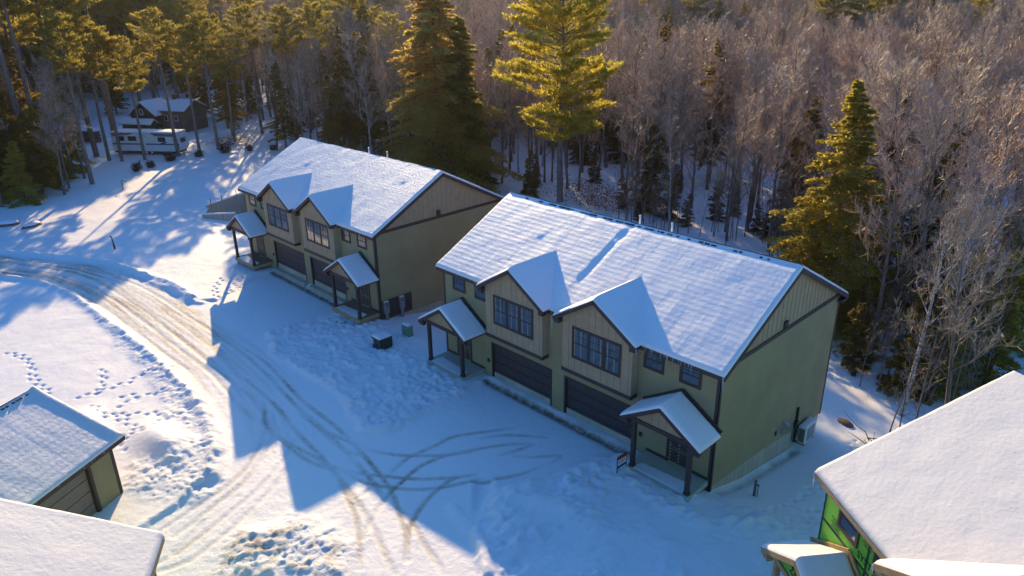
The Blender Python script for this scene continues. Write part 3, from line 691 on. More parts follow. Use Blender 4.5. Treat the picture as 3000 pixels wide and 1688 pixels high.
    else: icicles(ic, -.32, -.26, -.34, ZE - .02, 3, .3, .75, 6); icicles(ic, 3.74, 3.82, -.83, DE - .1, 3, .3, .5, 7)
    ic.build('icicles', M['ice'], root, True)
    sn.build('roof_snow', snow, roof, True)
    return root

def text_on(par, txt, size, loc, rot, mat, name='printed_text', ext=.002, align='CENTER'):
    c = bpy.data.curves.new(name, 'FONT'); c.body = txt; c.size = size; c.extrude = ext; c.align_x = align
    t = bpy.data.objects.new(name, c); me = bpy.data.meshes.new_from_object(t); bpy.data.objects.remove(t)
    me.materials.clear(); me.materials.append(mat); o = bpy.data.objects.new(name, me); COL.objects.link(o); o.parent = par; o.location = loc; o.rotation_euler = rot
    return o

A = duplex('far_duplex_house', 'far olive duplex house with smooth roof snow and bare wood porch decks', (-24.957, -.246, .268), R(.752), 'finished', M['snowA'], M['deck_wood'],
           [(0, -.3), (2.6, -.3), (11.4, -.5)], 2)
B = duplex('near_duplex_house', 'largest olive duplex house at mid picture, ridged roof snow, icicles and grey painted porch decks', (0, 0, 0), 0, 'finished', M['snowB'], M['deck_grey'],
           [(0, -.03), (4.5, -.33), (11.4, -1.28)], 3, True)
Eh = duplex('unfinished_duplex_house', 'unfinished house with bright green sheathing and a window under its snowy eave', (24.07, -3.71, 0), R(-37.37), 'sheathed', M['snowE'], M['raw_wood'], [(0, 0), (11.4, 0)], 2)
Dh = duplex('unfinished_gable_house', 'unfinished house below the olive garage, mostly smooth snow roof with a sliver of green wall', (26.989, -29.747, 0), R(148.6), 'sheathed', M['snowE'], M['raw_wood'], [(0, 0), (11.4, 0)], 2)
# printed marks on the green sheathing
text_on(Eh, 'System', .26, (.56, -.012, 5.40), (R(90), R(180), 0), M['ink'])
text_on(Eh, 'SYSTEM', .34, (2.55, -.012, 4.36), (R(90), 0, 0), M['ink'])
text_on(Eh, 'ZIP', .42, (1.35, -1.526, 3.1), (R(90), 0, 0), M['ink'])
for k in range(5): text_on(Eh, 'wall sheathing' if k % 2 else 'panel this side out', .07, (.75, -.012, 4.62 - k * .085), (R(90), 0, 0), M['ink'])
for k in range(4): text_on(Eh, 'wall sheathing' if k % 2 else 'panel this side out', .07, (2.35, -.012, 5.2 - k * .085), (R(90), 0, 0), M['ink'])
# dark service patch and utility meters on the far duplex's right wall
m = MB(); m.box(18.032, .16, -.2, 18.06, 2.58, 1.12); m.build('service_panel_board', M['trim'], A)
for yy, n_ in ((.22, 0), (1.5, 1)):
    t = empty('utility_meter', (0, 0, 0)); t.parent = None
    Mx = A.matrix_basis if False else (Matrix.Translation(Vector((-24.957, -.246, .268))) @ Matrix.Rotation(R(.752), 4, 'Z'))
    p = Mx @ Vector((18.07, yy + .18, -.1)); t.location = p; t.rotation_euler = (0, 0, R(.752))
    tag(t, ('grey electric meter nearest the porch corner on the olive side wall' if n_ == 0 else 'grey electric meter farther from the porch on the olive side wall'), 'electric meter', 'meters on the dark panel')
    b = MB(); b.box(0, -.19, .35, .16, .19, 1.18); b.build('meter_box', M['meter'], t)
    b = MB(); b.tube([(.16, 0, .95), (.26, 0, .95)], [.1, .095], 12); b.build('meter_dial', M['glass'], t, True)
    b = MB(); b.box(.02, -.12, -.75, .12, .08, .35); b.box(.02, .12, -.7, .06, .15, .36); b.build('conduit', M['meter'], t)
    b = MB(); snow_quad(b, (0, -.19, 1.18), (.16, -.19, 1.18), (.16, .19, 1.18), (0, .19, 1.18), .05, .05, amp=.0); b.build('snow_cap', M['snowA'], t, True)

# heat pump on the near duplex's right wall
t = empty('heat_pump', (18.03, 9.0, -1.75), 0, 'white heat pump unit on the concrete base of the green side wall', 'heat pump')
b = MB(); b.box(.12, -.55, .1, .5, .7, 1.05); b.build('casing', M['metal_white'], t)
b = MB()
for k in range(12): b.box(.16, -.565, .2 + k * .065, .46, -.55, .235 + k * .065)
b.build('side_grille', M['black'], t)
b = MB(); b.box(.5, -.3, .2, .515, .5, .95); b.build('fan_grille', M['meter'], t)
b = MB(); snow_quad(b, (.1, -.57, 1.05), (.52, -.57, 1.05), (.52, .72, 1.05), (.1, .72, 1.05), .08, .08, amp=.0); b.build('snow_cap', M['snowA'], t, True)
b = MB(); b.box(.0, -.5, .0, .5, -.42, .1); b.box(.0, .5, .0, .5, .58, .1); b.build('bracket', M['black'], t)
b = MB(); b.box(.01, -.85, .2, .1, -.72, 2.25); b.box(.01, -1.0, 1.1, .14, -.72, 1.5); b.build('line_cover', M['black'], t)
t = MB(); t.tube([(18.0, 6.75, .3), (18.2, 6.75, .3), (18.27, 6.75, .24), (18.27, 6.75, .12)], [.05, .05, .05, .05], 10)
t.build('exhaust_elbow', M['pvc'], B, True)
st = MB(); V = []
for j in range(9):
    for i in range(14):
        a = 2 * math.pi * i / 14; ph = math.pi * j / 8; V.append((math.sin(ph) * math.cos(a) * .35 + .3, math.cos(ph) * 1.1 - .5, math.sin(ph) * math.sin(a) * .5 + .3 - .25 * math.cos(ph)))
st.add(V, [(j * 14 + i, j * 14 + (i + 1) % 14, (j + 1) * 14 + (i + 1) % 14, (j + 1) * 14 + i) for j in range(8) for i in range(14)])
ms = bpy.data.materials.new('steam_vapour'); ms.use_nodes = True; nt = ms.node_tree; nt.nodes.clear(); ou = nt.nodes.new('ShaderNodeOutputMaterial'); pv = nt.nodes.new('ShaderNodeVolumePrincipled')
pv.inputs['Color'].default_value = (.95, .95, .95, 1); pv.inputs['Anisotropy'].default_value = .3
nz = noise(nt, mapping(nt, (1, 1, 1)), 3.2, 4, .6); mp_ = mapping(nt, (2.8, .92, 2.0)); mp_.node.inputs['Location'].default_value = (-.84, .46, -.6)
gr = N(nt, 'ShaderNodeTexGradient', gradient_type='SPHERICAL'); L(nt, mp_, gr.inputs[0]); core = math_(nt, 'POWER', gr.outputs['Fac'], 1.4)
L(nt, math_(nt, 'MULTIPLY', core, math_(nt, 'MAXIMUM', math_(nt, 'MULTIPLY', math_(nt, 'SUBTRACT', nz, .42), 12.), 0.)), pv.inputs['Density']); L(nt, pv.outputs[0], ou.inputs['Volume'])
o = st.build('steam', ms, None, loc=(18.3, 6.3, .4)); tag(o, 'faint steam drifting from the white exhaust elbow on the green side wall', 'steam', kind='stuff')
t = MB(); t.box(18.022, 5.9, -.1, 18.08, 6.05, .1); t.build('hose_bib_plate', M['trim'], B)

# ------------------------------------------------------------------ small detached garage
def garage():
    # local frame: front wall runs along +x, faces -y
    ex = Vector((math.cos(R(-59)), math.sin(R(-59)), 0)); rz = R(-59)
    # local +x points away from the visible corner; front faces local +y side -> use mirrored frame
    root = empty('small_garage', (-.03, -18.52, 0), rz, 'small olive detached garage with thin snow roof and brown overhead door', 'garage')
    Wg, Dg, ZW = 8.2, 7.2, 2.98; pit = .43; ov = .42
    w = MB(); dx0, dx1, dt = 1.35, 5.6, 2.45
    for a, b_, z0 in ((0, dx0, 0), (dx0, dx1, dt), (dx1, Wg, 0)): w.box(a, -.15, z0 - .2 * (z0 == 0), b_, 0, ZW)
    w.box(0, -Dg, -.2, .15, -.15, ZW); w.box(Wg - .15, -Dg, -.2, Wg, -.15, ZW); w.box(.15, -Dg, -.2, Wg - .15, -Dg + .15, ZW)
    for X in (0, Wg - .15): w.prism([(X, 0, ZW), (X, -Dg, ZW), (X, -Dg / 2, ZW + pit * Dg / 2)], (.15, 0, 0))
    for a, b_, z0 in ((0, dx0, 0), (dx0, dx1, dt), (dx1, Wg, 0)): lap(w, (a, 0, 0), (1, 0, 0), b_ - a, z0, ZW, (0, 1, 0))
    w.build('wall', M['siding'], root)
    c = MB(); c.box(-.03, -.12, -.1, -.001, .03, ZW); c.box(-.001, .023, -.1, .13, .045, ZW); c.build('corner_board', M['trim'], root)
    t = MB(); t.box(dx0 - .13, .023, 0, dx0, .06, dt + .13); t.box(dx1, .023, 0, dx1 + .13, .06, dt + .13); t.box(dx0, .023, dt, dx1, .06, dt + .13)
    t.box(dx0, -.15, 0, dx0 + .03, .023, dt); t.build('garage_door_casing', M['trim'], root)
    d = MB()
    for k in range(4): d.box(dx0 + .03, -.15, .02 + k * dt / 4, dx1, -.1, (k + 1) * dt / 4 - .015)
    d.build('garage_door', plain('brown_garage_door', (.22, .17, .14), .7, .15, 4, stretch=(1, 1, 5)), root)
    zr = ZW + .08; r = MB(); T = .16; e0 = zr - pit * ov; k0 = zr + pit * Dg / 2
    r.prism([(-.4, ov, e0), (-.4, -Dg / 2, k0), (-.4, -Dg - ov, e0), (-.4, -Dg - ov, e0 - T), (-.4, -Dg / 2, k0 - T), (-.4, ov, e0 - T)], (Wg + .8, 0, 0))
    roof = r.build('roof', M['trim'], root)
    b = MB(); b.box(-.42, ov + .001, e0 - .2, Wg + .4, ov + .04, e0); b.build('fascia', M['trim'], roof)
    rv = MB(); x = -.3; rr = random.Random(3)
    while x < Wg: rv.box(x, -Dg / 2 + .02, k0, x + .12, -Dg / 2 + .16, k0 + .12); x += rr.choice([.16, .2, .3])
    rv.build('ridge_vent', M['shingle'], roof)
    s = MB()
    snow_quad(s, (-.43, ov + .04, e0), (Wg + .43, ov + .04, e0), (Wg + .43, -Dg / 2, k0), (-.43, -Dg / 2, k0), .10, .15, (1, 1, 1, 0), .02, 21,
              lambda x, y: .09 * np.exp(-((x + .2) / .16) ** 2) + .05 * np.exp(-((y + Dg / 2) / .25) ** 2))
    snow_quad(s, (-.43, -Dg - ov, e0), (Wg + .43, -Dg - ov, e0), (Wg + .43, -Dg / 2, k0), (-.43, -Dg / 2, k0), .18, .25, (1, 1, 1, 0), .03, 22)
    s.build('roof_snow', M['snowC'], roof, True)
    i = MB(); icicles(i, .5, 4.5, ov + .05, e0 - .02, 9, .05, .18, 8); i.build('icicles', M['ice'], root)
garage()

# ------------------------------------------------------------------ yard objects
def snow_cap(par, x0, y0, x1, y1, z, th=.1, mat=None):
    b = MB(); snow_quad(b, (x0, y0, z), (x1, y0, z), (x1, y1, z), (x0, y1, z), th, .08, amp=.01); return b.build('snow_cap', mat or M['snowA'], par, True)
t = empty('transformer_box', (-3.62, -2.2, .05), 0, 'dark green square transformer box with a thick snow cap', 'transformer')
b = MB(); b.box(-.42, -.48, 0, .42, .44, .74); b.build('cabinet', M['dark_box'], t)
b = MB(); b.prism([(-.46, -.52, .74), (.46, -.52, .74), (.46, .48, .74), (-.46, .48, .74)], (0, 0, .05)); b.box(-.01, -.495, .1, .01, -.48, .7); b.build('lid', M['dark_box'], t)
snow_cap(t, -.45, -.51, .45, .47, .79, .13)
b = MB(); b.box(.12, -.486, .50, .24, -.48, .54); b.build('sticker', M['teal'], t)
b = MB(); b.box(-.40, -.486, .30, -.28, -.48, .62); b.build('warning_label', M['white'], t)
for k in range(3): b = MB(); b.box(-.385, -.49, .33 + k * .08, -.295, -.4865, .37 + k * .08); b.build('label_mark', M['red'], t)
t = empty('utility_pedestal', (-3.78, -.15, 0), R(3), 'pale green ribbed utility pedestal with a snow cap, behind the dark box', 'utility pedestal')
b = MB(); b.box(-.36, -.2, 0, .32, .16, .85)
for k in range(6): b.box(-.31 + k * .11, -.215, .1, -.27 + k * .11, -.2, .8)
b.box(-.36, -.22, 0, .32, .18, .07); b.build('cabinet', M['green_box'], t)
b = MB(); b.box(-.28, -.224, .12, -.18, -.2155, .16); b.box(.05, -.224, .12, .13, -.2155, .16); b.build('sticker', M['white'], t)
snow_cap(t, -.36, -.22, .32, .18, .85, .1)

# for sale sign
t = empty('yard_sign', (14.67, -2.3, .0), R(87), 'red white and blue for sale sign standing in snow by the porch steps', 'yard sign')
b = MB(); b.box(-.02, -.015, -.1, .01, .015, 1.08); b.box(.6, -.015, -.1, .63, .015, 1.08); b.box(-.02, -.015, 1.05, .63, .015, 1.08); b.build('sign_frame', M['black'], t)
b = MB(); b.box(.012, -.01, .25, .598, .01, 1.05); sb = b.build('sign_board', M['white'], t)
b = MB(); b.box(.012, -.014, .9, .598, -.0105, 1.045); b.build('red_band', M['red'], sb)
b = MB(); b.box(.012, -.014, .46, .598, -.0105, .6); b.build('blue_band', M['navy'], sb)
b = MB(); b.tube([(.11, -.014, .77), (.11, -.0105, .77)], [.05, .05], 16); b.build('round_mark', M['red'], sb)
b = MB(); b.box(.2, -.013, .80, .54, -.0105, .825); b.box(.2, -.013, .74, .48, -.0105, .765); b.box(.12, -.013, .66, .4, -.0105, .675); b.build('small_print', M['ink'], sb)
text_on(sb, 'FOR SALE', .135, (.305, -.0125, .31), (R(90), 0, 0), M['ink'])
# wooden step and stake
t = empty('wooden_step', (16.45, -1.95, 0), 0, 'grey box step with snow on top below the nearest porch deck', 'step')
b = MB(); b.box(-1.25, -.3, -.1, 1.2, .25, .16); b.build('step_box', M['deck_grey'], t); snow_cap(t, -1.25, -.3, 1.2, .25, .16, .06)
t = empty('concrete_step', (-8.55, -2.1, .1), 0, 'small snowy block step below the right porch of the far duplex', 'step')
b = MB(); b.box(-.7, -.2, -.1, .3, .2, .12); b.build('step_box', M['greypost'], t); snow_cap(t, -.7, -.2, .3, .2, .12, .05)
t = empty('ground_stake', (19.2, 1.9, bh(19.2, 1.9)), 0, 'short grey wooden stake with a dark rod beside it, by the green side wall', 'stake')
b = MB(); b.box(-.05, -.05, -.2, .05, .05, .95); b.build('stake', M['greypost'], t)
b = MB(); b.tube([(.13, .02, -.2), (.13, .02, .75)], [.02, .02], 6); b.box(.06, 0, .72, .17, .04, .77); b.build('rod', M['black'], t)
t = empty('rusty_standpipe', (-35.86, -7.7, .1), 0, 'rusty red standpipe leaning alone in the open snow yard', 'standpipe')
b = MB(); b.tube([(0, 0, -.2), (-.05, -.02, .5)], [.085, .08], 10); b.build('sleeve', M['rust'], t, True)
b = MB(); b.tube([(-.05, -.02, .5), (-.12, -.05, 1.15), (-.2, -.12, 1.2)], [.05, .05, .05], 10); b.build('pipe', M['rust'], t, True)
t = empty('teal_vent_pipe', (-57.6, -.1, 0.1), 0, 'teal gooseneck pipe sticking out of the snow near the forest edge', 'vent pipe')
b = MB(); b.tube([(0, 0, -.2), (0, 0, .9), (.05, .1, 1.1), (.12, .22, 1.15), (.18, .34, 1.05), (.19, .36, .9)], [.06] * 6, 10); b.build('pipe', M['teal'], t, True)
def rock(x, y, s, label, seed):
    r = np.random.default_rng(seed); t = empty('rock', (x, y, bh(x, y) + .12), seed, label, 'rock')
    for nm, zs, mat, k in ((('stone', .42, M['rock'], 1.), ('snow_cap', .32, M['snowbit'], .96)) if s > .6 else (('stone', .5, M['rock'], 1.),)):
        b = MB(); V = []; nu, nv = 16, 9
        for j in range(nv + 1):
            for i in range(nu):
                a = 2 * math.pi * i / nu; p = math.pi * j / nv
                rad = 1 + .18 * math.sin(2 * a + seed) + .08 * math.sin(5 * a + p * 3) if nm == 'stone' else 1 + .1 * math.sin(2 * a + seed)
                z = math.cos(p) * zs + (0 if nm == 'stone' else .2)
                V.append((math.cos(a) * math.sin(p) * rad * s * k, math.sin(a) * math.sin(p) * rad * s * .7 * k, z * s + (.03 if nm == 'snow_cap' else 0)))
        b.add(V, [(j * nu + i, (j + 1) * nu + i, (j + 1) * nu + (i + 1) % nu, j * nu + (i + 1) % nu) for j in range(nv) for i in range(nu)])
        if nm == 'snow_cap': b.v = [(q[0], q[1], max(q[2], .28 * s)) for q in b.v]
        b.build(nm, mat, t, True)
rock(-51.2, -12.6, .95, 'brown snow capped boulder closest to the picture edge, one of two in the yard', 1)
rock(-49.0, -11.1, .85, 'brown snow capped boulder, the one nearer the standpipe', 2)
rock(18.7, 13.6, .5, 'small dark rock on the snowy bank behind the near duplex', 3)

# open foundation walls
t = empty('foundation_wall', (-41, 4.5, 0), 0, 'open concrete foundation wall topped with snow beside the far duplex', 'wall')
def conc(a, b_, z0, z1, w=.25, snow=True):
    m = MB(); a = Vector(a) - Vector((-41, 4.5)); b_ = Vector(b_) - Vector((-41, 4.5)); mid = (z0 + z1) / 2
    m.bar((a.x, a.y, mid), (b_.x, b_.y, mid), w, z1 - z0); o = m.build('wall_run', M['concrete'], t)
    if snow: s = MB(); s.bar((a.x, a.y, z1 + .05), (b_.x, b_.y, z1 + .05), w + .03, .1); s.build('snow_cap', M['snowbit'], o)
conc((-42.35, 3.15), (-44.5, 8.6), -1.7, .55); conc((-40.55, 2.0), (-42.35, 3.15), -1.7, .2); conc((-38.6, 4.4), (-40.55, 2.0), -1.7, .2); conc((-44.5, 8.6), (-39, 9.2), -1.7, .5)
for q in ((-1.3, -.9), (-1.9, .5), (-2.6, 2.4)):
    m = MB(); m.tube([(q[0], q[1], .5), (q[0], q[1], 1.2)], [.035, .035], 6); m.build('rebar_post', M['rust'], t)

# caravan
t = empty('travel_trailer', (-76.5, 9.9, bh(-76, 10) + .1), R(38), 'long white travel trailer with blue stripe and snow roof under the pines', 'travel trailer')
b = MB(); b.prism([(-5.0, -1.2, .55), (4.6, -1.2, .55), (5.0, -1.2, 1.2), (4.7, -1.2, 3.0), (-5.0, -1.2, 3.0)], (0, 2.4, 0)); b.build('body', M['caravan'], t)
b = MB(); b.box(-5.0, -1.212, 1.42, 4.9, -1.201, 1.6); b.prism([(1.6, -1.214, 1.42), (2.3, -1.214, 1.42), (3.4, -1.214, 1.85), (2.6, -1.214, 1.8)], (0, .01, 0)); b.build('stripe', M['blue'], t)
for x0, x1, z0 in ((-4.2, -3.1, 1.95), (-2.5, -1.3, 1.95), (1.9, 3.0, 1.85)):
    b = MB(); b.box(x0, -1.225, z0, x1, -1.201, z0 + .62); b.build('window', M['black'], t)
b = MB(); b.box(4.86, -.7, 1.7, 4.98, .4, 2.3); b.build('window', M['glass'], t)
b = MB(); b.box(-.7, -1.22, .6, -.02, -1.201, 2.5); b.box(-.66, -1.228, 1.5, -.6, -1.22, 1.6); b.build('door', M['caravan'], t)
for x in (-.15, .65):
    b = MB(); b.tube([(x, -1.15, .36), (x, -.92, .36)], [.36, .36], 18); w_ = b.build('wheel', M['black'], t, True)
    b = MB(); b.tube([(x, -1.17, .36), (x, -1.151, .36)], [.19, .19], 14); b.build('rim', M['metal_white'], w_)
b = MB(); b.box(-4.9, -1.1, .3, 4.5, 1.1, .55); b.build('chassis', M['black'], t)
b = MB(); snow_quad(b, (-5.05, -1.25, 3.0), (4.75, -1.25, 3.0), (4.75, 1.25, 3.0), (-5.05, 1.25, 3.0), .2, .25, amp=.06); b.build('roof_snow', M['snowbit'], t, True)
b = MB(); b.prism([(.9, -1.27, 3.05), (4.6, -1.27, 3.0), (4.5, -1.27, 2.55), (1.6, -1.27, 2.62)], (0, .05, 0)); b.prism([(-4.9, -1.27, 3.02), (-1.6, -1.27, 3.04), (-2.2, -1.27, 2.8), (-4.8, -1.27, 2.55)], (0, .05, 0)); b.build('tarpaulin', M['tarp'], t)

# old house behind the caravan
t = empty('forest_house', (-95, 17, 0), R(30), 'old dark green house with snowy stepped roofs behind the white trailer', 'house')
def gabled(par, x0, x1, y0, y1, z0, z1, rise, wall, axis_='y', oh=.4, nm=('wall', 'roof')):
    m = MB(); m.box(x0, y0, z0, x1, y1, z1)
    if axis_ == 'y': xc = (x0 + x1) / 2; m.prism([(x0, y0, z1), (x1, y0, z1), (xc, y0, z1 + rise)], (0, y1 - y0, 0))
    else: yc = (y0 + y1) / 2; m.prism([(x0, y0, z1), (x0, y1, z1), (x0, yc, z1 + rise)], (x1 - x0, 0, 0))
    m.build(nm[0], wall, par)
    r = MB(); s = MB()
    if axis_ == 'y':
        h = (x1 - x0) / 2; k = rise / h
        for sg in (-1, 1):
            P = [(xc + sg * (h + oh), y0 - oh, z1 - oh * k), (xc, y0 - oh, z1 + rise), (xc, y1 + oh, z1 + rise), (xc + sg * (h + oh), y1 + oh, z1 - oh * k)]
            r.prism(P, (0, 0, .12)); P = [(a, b, c + .125) for a, b, c in P]; snow_quad(s, P[0], P[3], P[2], P[1], .2, .4, (1, 1, 1, 0), .03, 5)
    else:
        h = (y1 - y0) / 2; k = rise / h
        for sg in (-1, 1):
            P = [(x0 - oh, yc + sg * (h + oh), z1 - oh * k), (x0 - oh, yc, z1 + rise), (x1 + oh, yc, z1 + rise), (x1 + oh, yc + sg * (h + oh), z1 - oh * k)]
            r.prism(P, (0, 0, .12)); P = [(a, b, c + .125) for a, b, c in P]; snow_quad(s, P[0], P[3], P[2], P[1], .2, .4, (1, 1, 1, 0), .03, 5)
    o = r.build(nm[1], M['shingle'], par); s.build('roof_snow', M['snowbit'], o, True)
t.scale = (.66,) * 3
gabled(t, -5, 2.2, -2, 5, 0, 4.3, 2.9, M['dkgreen'])
gabled(t, 2.2, 9, 0, 8, 0, 5.2, 2.0, M['paleclap'], 'x')
gabled(t, -5.6, 2.6, -4.6, -2.6, 0, 2.7, .7, M['dkgreen'], 'x', .5, ('porch_wall', 'porch_roof'))
for x, z, y in ((-1.6, 5.0, -2.03), (3.6, 3.4, -.03), (6.5, 3.4, -.03)):
    b = MB(); b.box(x - .5, y - .05, z - .7, x + .5, y, z + .7); w_ = b.build('window', M['white'], t); b = MB(); b.box(x - .38, y - .06, z - .58, x + .38, y - .05, z + .58); b.build('pane', M['glass'], w_)
b = MB(); b.box(4.8, -.1, .2, 6.6, -.02, 2.4); b.build('blue_door', M['blue'], t)
b = MB(); b.box(3.2, 3.6, 6.5, 4.2, 4.4, 8.6); b.build('chimney', M['brick'], t)
# weathered wood pile left of the old house
t = empty('covered_woodpile', (-93, 6.5, 0), R(30), 'dark brown covered stack of firewood at the pines beside the old house', 'woodpile')
b = MB()
for j in range(6):
    for i in range(10): b.tube([(-1.7 + i * .36 + (j % 2) * .1, -.5, .2 + j * .27), (-1.7 + i * .36 + (j % 2) * .1, .5, .2 + j * .27)], [.15, .15], 7)
b.build('logs', M['bark_grey'], t)
snow_cap(t, -2, -.7, 2, .7, 1.8, .15, M['snowbit'])
# a roof far off among the trees
t = empty('distant_house', (-150, 190, bh(-150, 190) + 0), R(40), 'distant house whose snowy roof shows among treetops on the hill', 'house')
gabled(t, -7, 7, -4, 4, 0, 11, 3, M['paleclap'], 'x')

# ------------------------------------------------------------------ trees
def np_mesh(name, V, F, mat, smooth=False):
    V = np.asarray(V, np.float32); F = np.asarray(F, np.int32); me = bpy.data.meshes.new(name)
    me.vertices.add(len(V)); me.vertices.foreach_set('co', V.ravel()); me.loops.add(F.size); me.loops.foreach_set('vertex_index', F.ravel())
    me.polygons.add(len(F)); me.polygons.foreach_set('loop_start', np.arange(0, F.size, F.shape[1]))
    if smooth: me.polygons.foreach_set('use_smooth', np.ones(len(F), bool))
    me.update(calc_edges=True); me.materials.append(mat); return me
class Tubes:
    """many thin branches in one mesh, quads only"""
    def __init__(s): s.V = []; s.F = []; s.n = 0
    def add(s, P, r, k):
        P = np.asarray(P, float); m = len(P); d = np.gradient(P, axis=0); d /= np.linalg.norm(d, axis=1)[:, None] + 1e-9
        ref = np.array([.13, .97, .21]) if abs(d[0] @ np.array([.13, .97, .21])) < .9 else np.array([1., 0, 0])
        u = np.cross(d, ref); u /= np.linalg.norm(u, axis=1)[:, None]; w = np.cross(d, u)
        a = np.arange(k) * 2 * np.pi / k; ring = u[:, None] * np.cos(a)[None, :, None] + w[:, None] * np.sin(a)[None, :, None]
        V = P[:, None] + ring * np.asarray(r, float)[:, None, None]; s.V.append(V.reshape(-1, 3))
        i = np.arange(m - 1)[:, None] * k; j = np.arange(k)[None, :]; jn = (j + 1) % k
        s.F.append(np.stack([i + j, i + jn, i + k + jn, i + k + j], -1).reshape(-1, 4) + s.n); s.n += m * k
    def mesh(s, name, mat, smooth=True): return np_mesh(name, np.concatenate(s.V), np.concatenate(s.F), mat, smooth)
def unit(v): return v / (np.linalg.norm(v) + 1e-9)
def curve_(p, d, L_, n, wig, up, r):
    """wandering polyline"""
    P = [np.array(p, float)]; d = unit(np.array(d, float))
    for i in range(n):
        d = unit(d + r.normal(0, wig, 3) + np.array([0, 0, up])); P.append(P[-1] + d * L_ / n)
    return np.array(P)
def bare_tree(seed, H, spread, barkm, twigm, tmin=.30, n1=20, n2=8, n3=8, rt=.014, r0=None):
    r = np.random.default_rng(seed); T = Tubes(); C = Tubes(); r0 = r0 or H * .0105
    tr = curve_((0, 0, -.4), (r.normal(0, .03), r.normal(0, .03), 1), H + .4, 9, .035, .03, r)
    T.add(tr, np.interp(np.arange(10), [0, 1, 9], [r0 * 1.35, r0, r0 * .12]), 7)
    for i in range(n1):
        f = tmin + (1 - tmin) * ((i + .5) / n1) ** .9; k = f * 9; k0 = min(int(k), 8); p = tr[k0] + (tr[k0 + 1] - tr[k0]) * (k - k0)
        a = i * 2.4 + r.uniform(-.5, .5); el = .5 + .5 * f + r.uniform(-.15, .2)
        L1 = spread * (1.15 - .75 * f) * r.uniform(.7, 1.2); d = (math.cos(a) * math.cos(el), math.sin(a) * math.cos(el), math.sin(el))
        b = curve_(p, d, L1, 5, .13, .06, r); rb = r0 * .42 * (1.1 - .7 * f)
        T.add(b, np.linspace(rb, rb * .22, 6), 4)
        for j in range(n2):
            g = .22 + .78 * (j + r.random()) / n2; kk = g * 5; q = min(int(kk), 4); p2 = b[q] + (b[q + 1] - b[q]) * (kk - q)
            dd = unit(b[q + 1] - b[q]); L2 = L1 * .42 * r.uniform(.6, 1.2) * (1.2 - .5 * g)
            c = curve_(p2, unit(dd * .8 + r.normal(0, .55, 3) + np.array([0, 0, .35])), L2, 3, .14, .08, r); C.add(c, np.linspace(rb * .34, rt * .8, 4), 3)
            for _ in range(n3):
                h = r.uniform(.15, 1) * 3; q2 = min(int(h), 2); p3 = c[q2] + (c[q2 + 1] - c[q2]) * (h - q2)
                e = curve_(p3, unit(unit(c[q2 + 1] - c[q2]) * .7 + r.normal(0, .5, 3) + np.array([0, 0, .3])), L2 * .55 * r.uniform(.5, 1.3), 2, .15, .1, r)
                C.add(e, [rt, rt * .8, rt * .35], 3)
    return T.mesh('trunk', barkm), C.mesh('crown', twigm)
def leaf_fan(P, D, size, r, n=3, w=.2, flat=.25):
    """n narrow leaves per point: P points, D outward directions"""
    m = len(P); V = []; 
    for k in range(n):
        d = D + r.normal(0, .55, (m, 3)) * np.array([1, 1, flat * 2]); d /= np.linalg.norm(d, axis=1)[:, None]
        up = np.tile(np.array([0, 0, 1.]), (m, 1)) + r.normal(0, .45, (m, 3)); s = np.cross(d, up); s /= np.linalg.norm(s, axis=1)[:, None] + 1e-9
        L_ = size * r.uniform(.6, 1.25, (m, 1)); W = L_ * w
        V.append(np.stack([P, P + d * L_ * .45 + s * W, P + d * L_, P + d * L_ * .45 - s * W], 1))
    return np.concatenate(V).reshape(-1, 3)
def quads(V): return np.arange(len(V)).reshape(-1, 4)
def hemlock(seed, H, Rb, z0, nb, ns, size, leafm, power=.85, droop=-.18, twist=1.0, snow=0):
    r = np.random.default_rng(seed); T = Tubes(); P = []; D = []; S_ = []
    tr = np.array([[r.normal(0, .03) * i, r.normal(0, .03) * i, -.4 + (H + .4) * i / 10] for i in range(11)])
    T.add(tr, np.linspace(H * .013 + .03, .02, 11), 7)
    lob = r.uniform(0, 6.28, 3)
    for i in range(nb):
        f = (i + r.random()) / nb; z = z0 + (H - z0) * f; rad = Rb * (1 - f) ** power * r.uniform(.42, 1.15) + .12
        a = i * 2.4 + r.uniform(-.7, .7); rad *= 1 + .18 * math.sin(a * 2 + lob[0]) + .12 * math.sin(z * 1.3 + lob[1] + a)
        dr = droop + .5 * f; n = 7; t = np.linspace(0, 1, n)
        c = np.array([math.cos(a), math.sin(a), 0]); B = np.array([tr[min(10, int(z / H * 10))][0], tr[min(10, int(z / H * 10))][1], z]) + np.outer(t, c) * rad
        B[:, 2] += rad * (dr * t - .12 * t ** 2); T.add(B, np.linspace(.03 + rad * .006, .006, n), 3)
        m = max(6, int(ns * (rad / Rb + .12))); u = r.beta(1.8, 1.1, m); side = r.normal(0, 1, m) * .17 * rad * (1.25 - u)
        lat = np.array([-math.sin(a), math.cos(a), 0]); q = np.stack([np.interp(u, t, B[:, j]) for j in range(3)], 1) + side[:, None] * lat
        q[:, 2] -= np.abs(side) * .25 + r.uniform(-.05, .12, m); dd = c * 1. + lat * (np.sign(side) * .6)[:, None]; dd = dd + np.array([0, 0, -.15])
        P.append(q); D.append(dd)
        if snow:
            k = r.random(m) < snow; S_.append(q[k] + [0, 0, .06])
    P = np.concatenate(P); D = np.concatenate(D); V = leaf_fan(P, D, size, r, 3, .17, .3)
    crown = np_mesh('crown', V, quads(V), leafm)
    return T.mesh('trunk', M['bark_pine']), crown
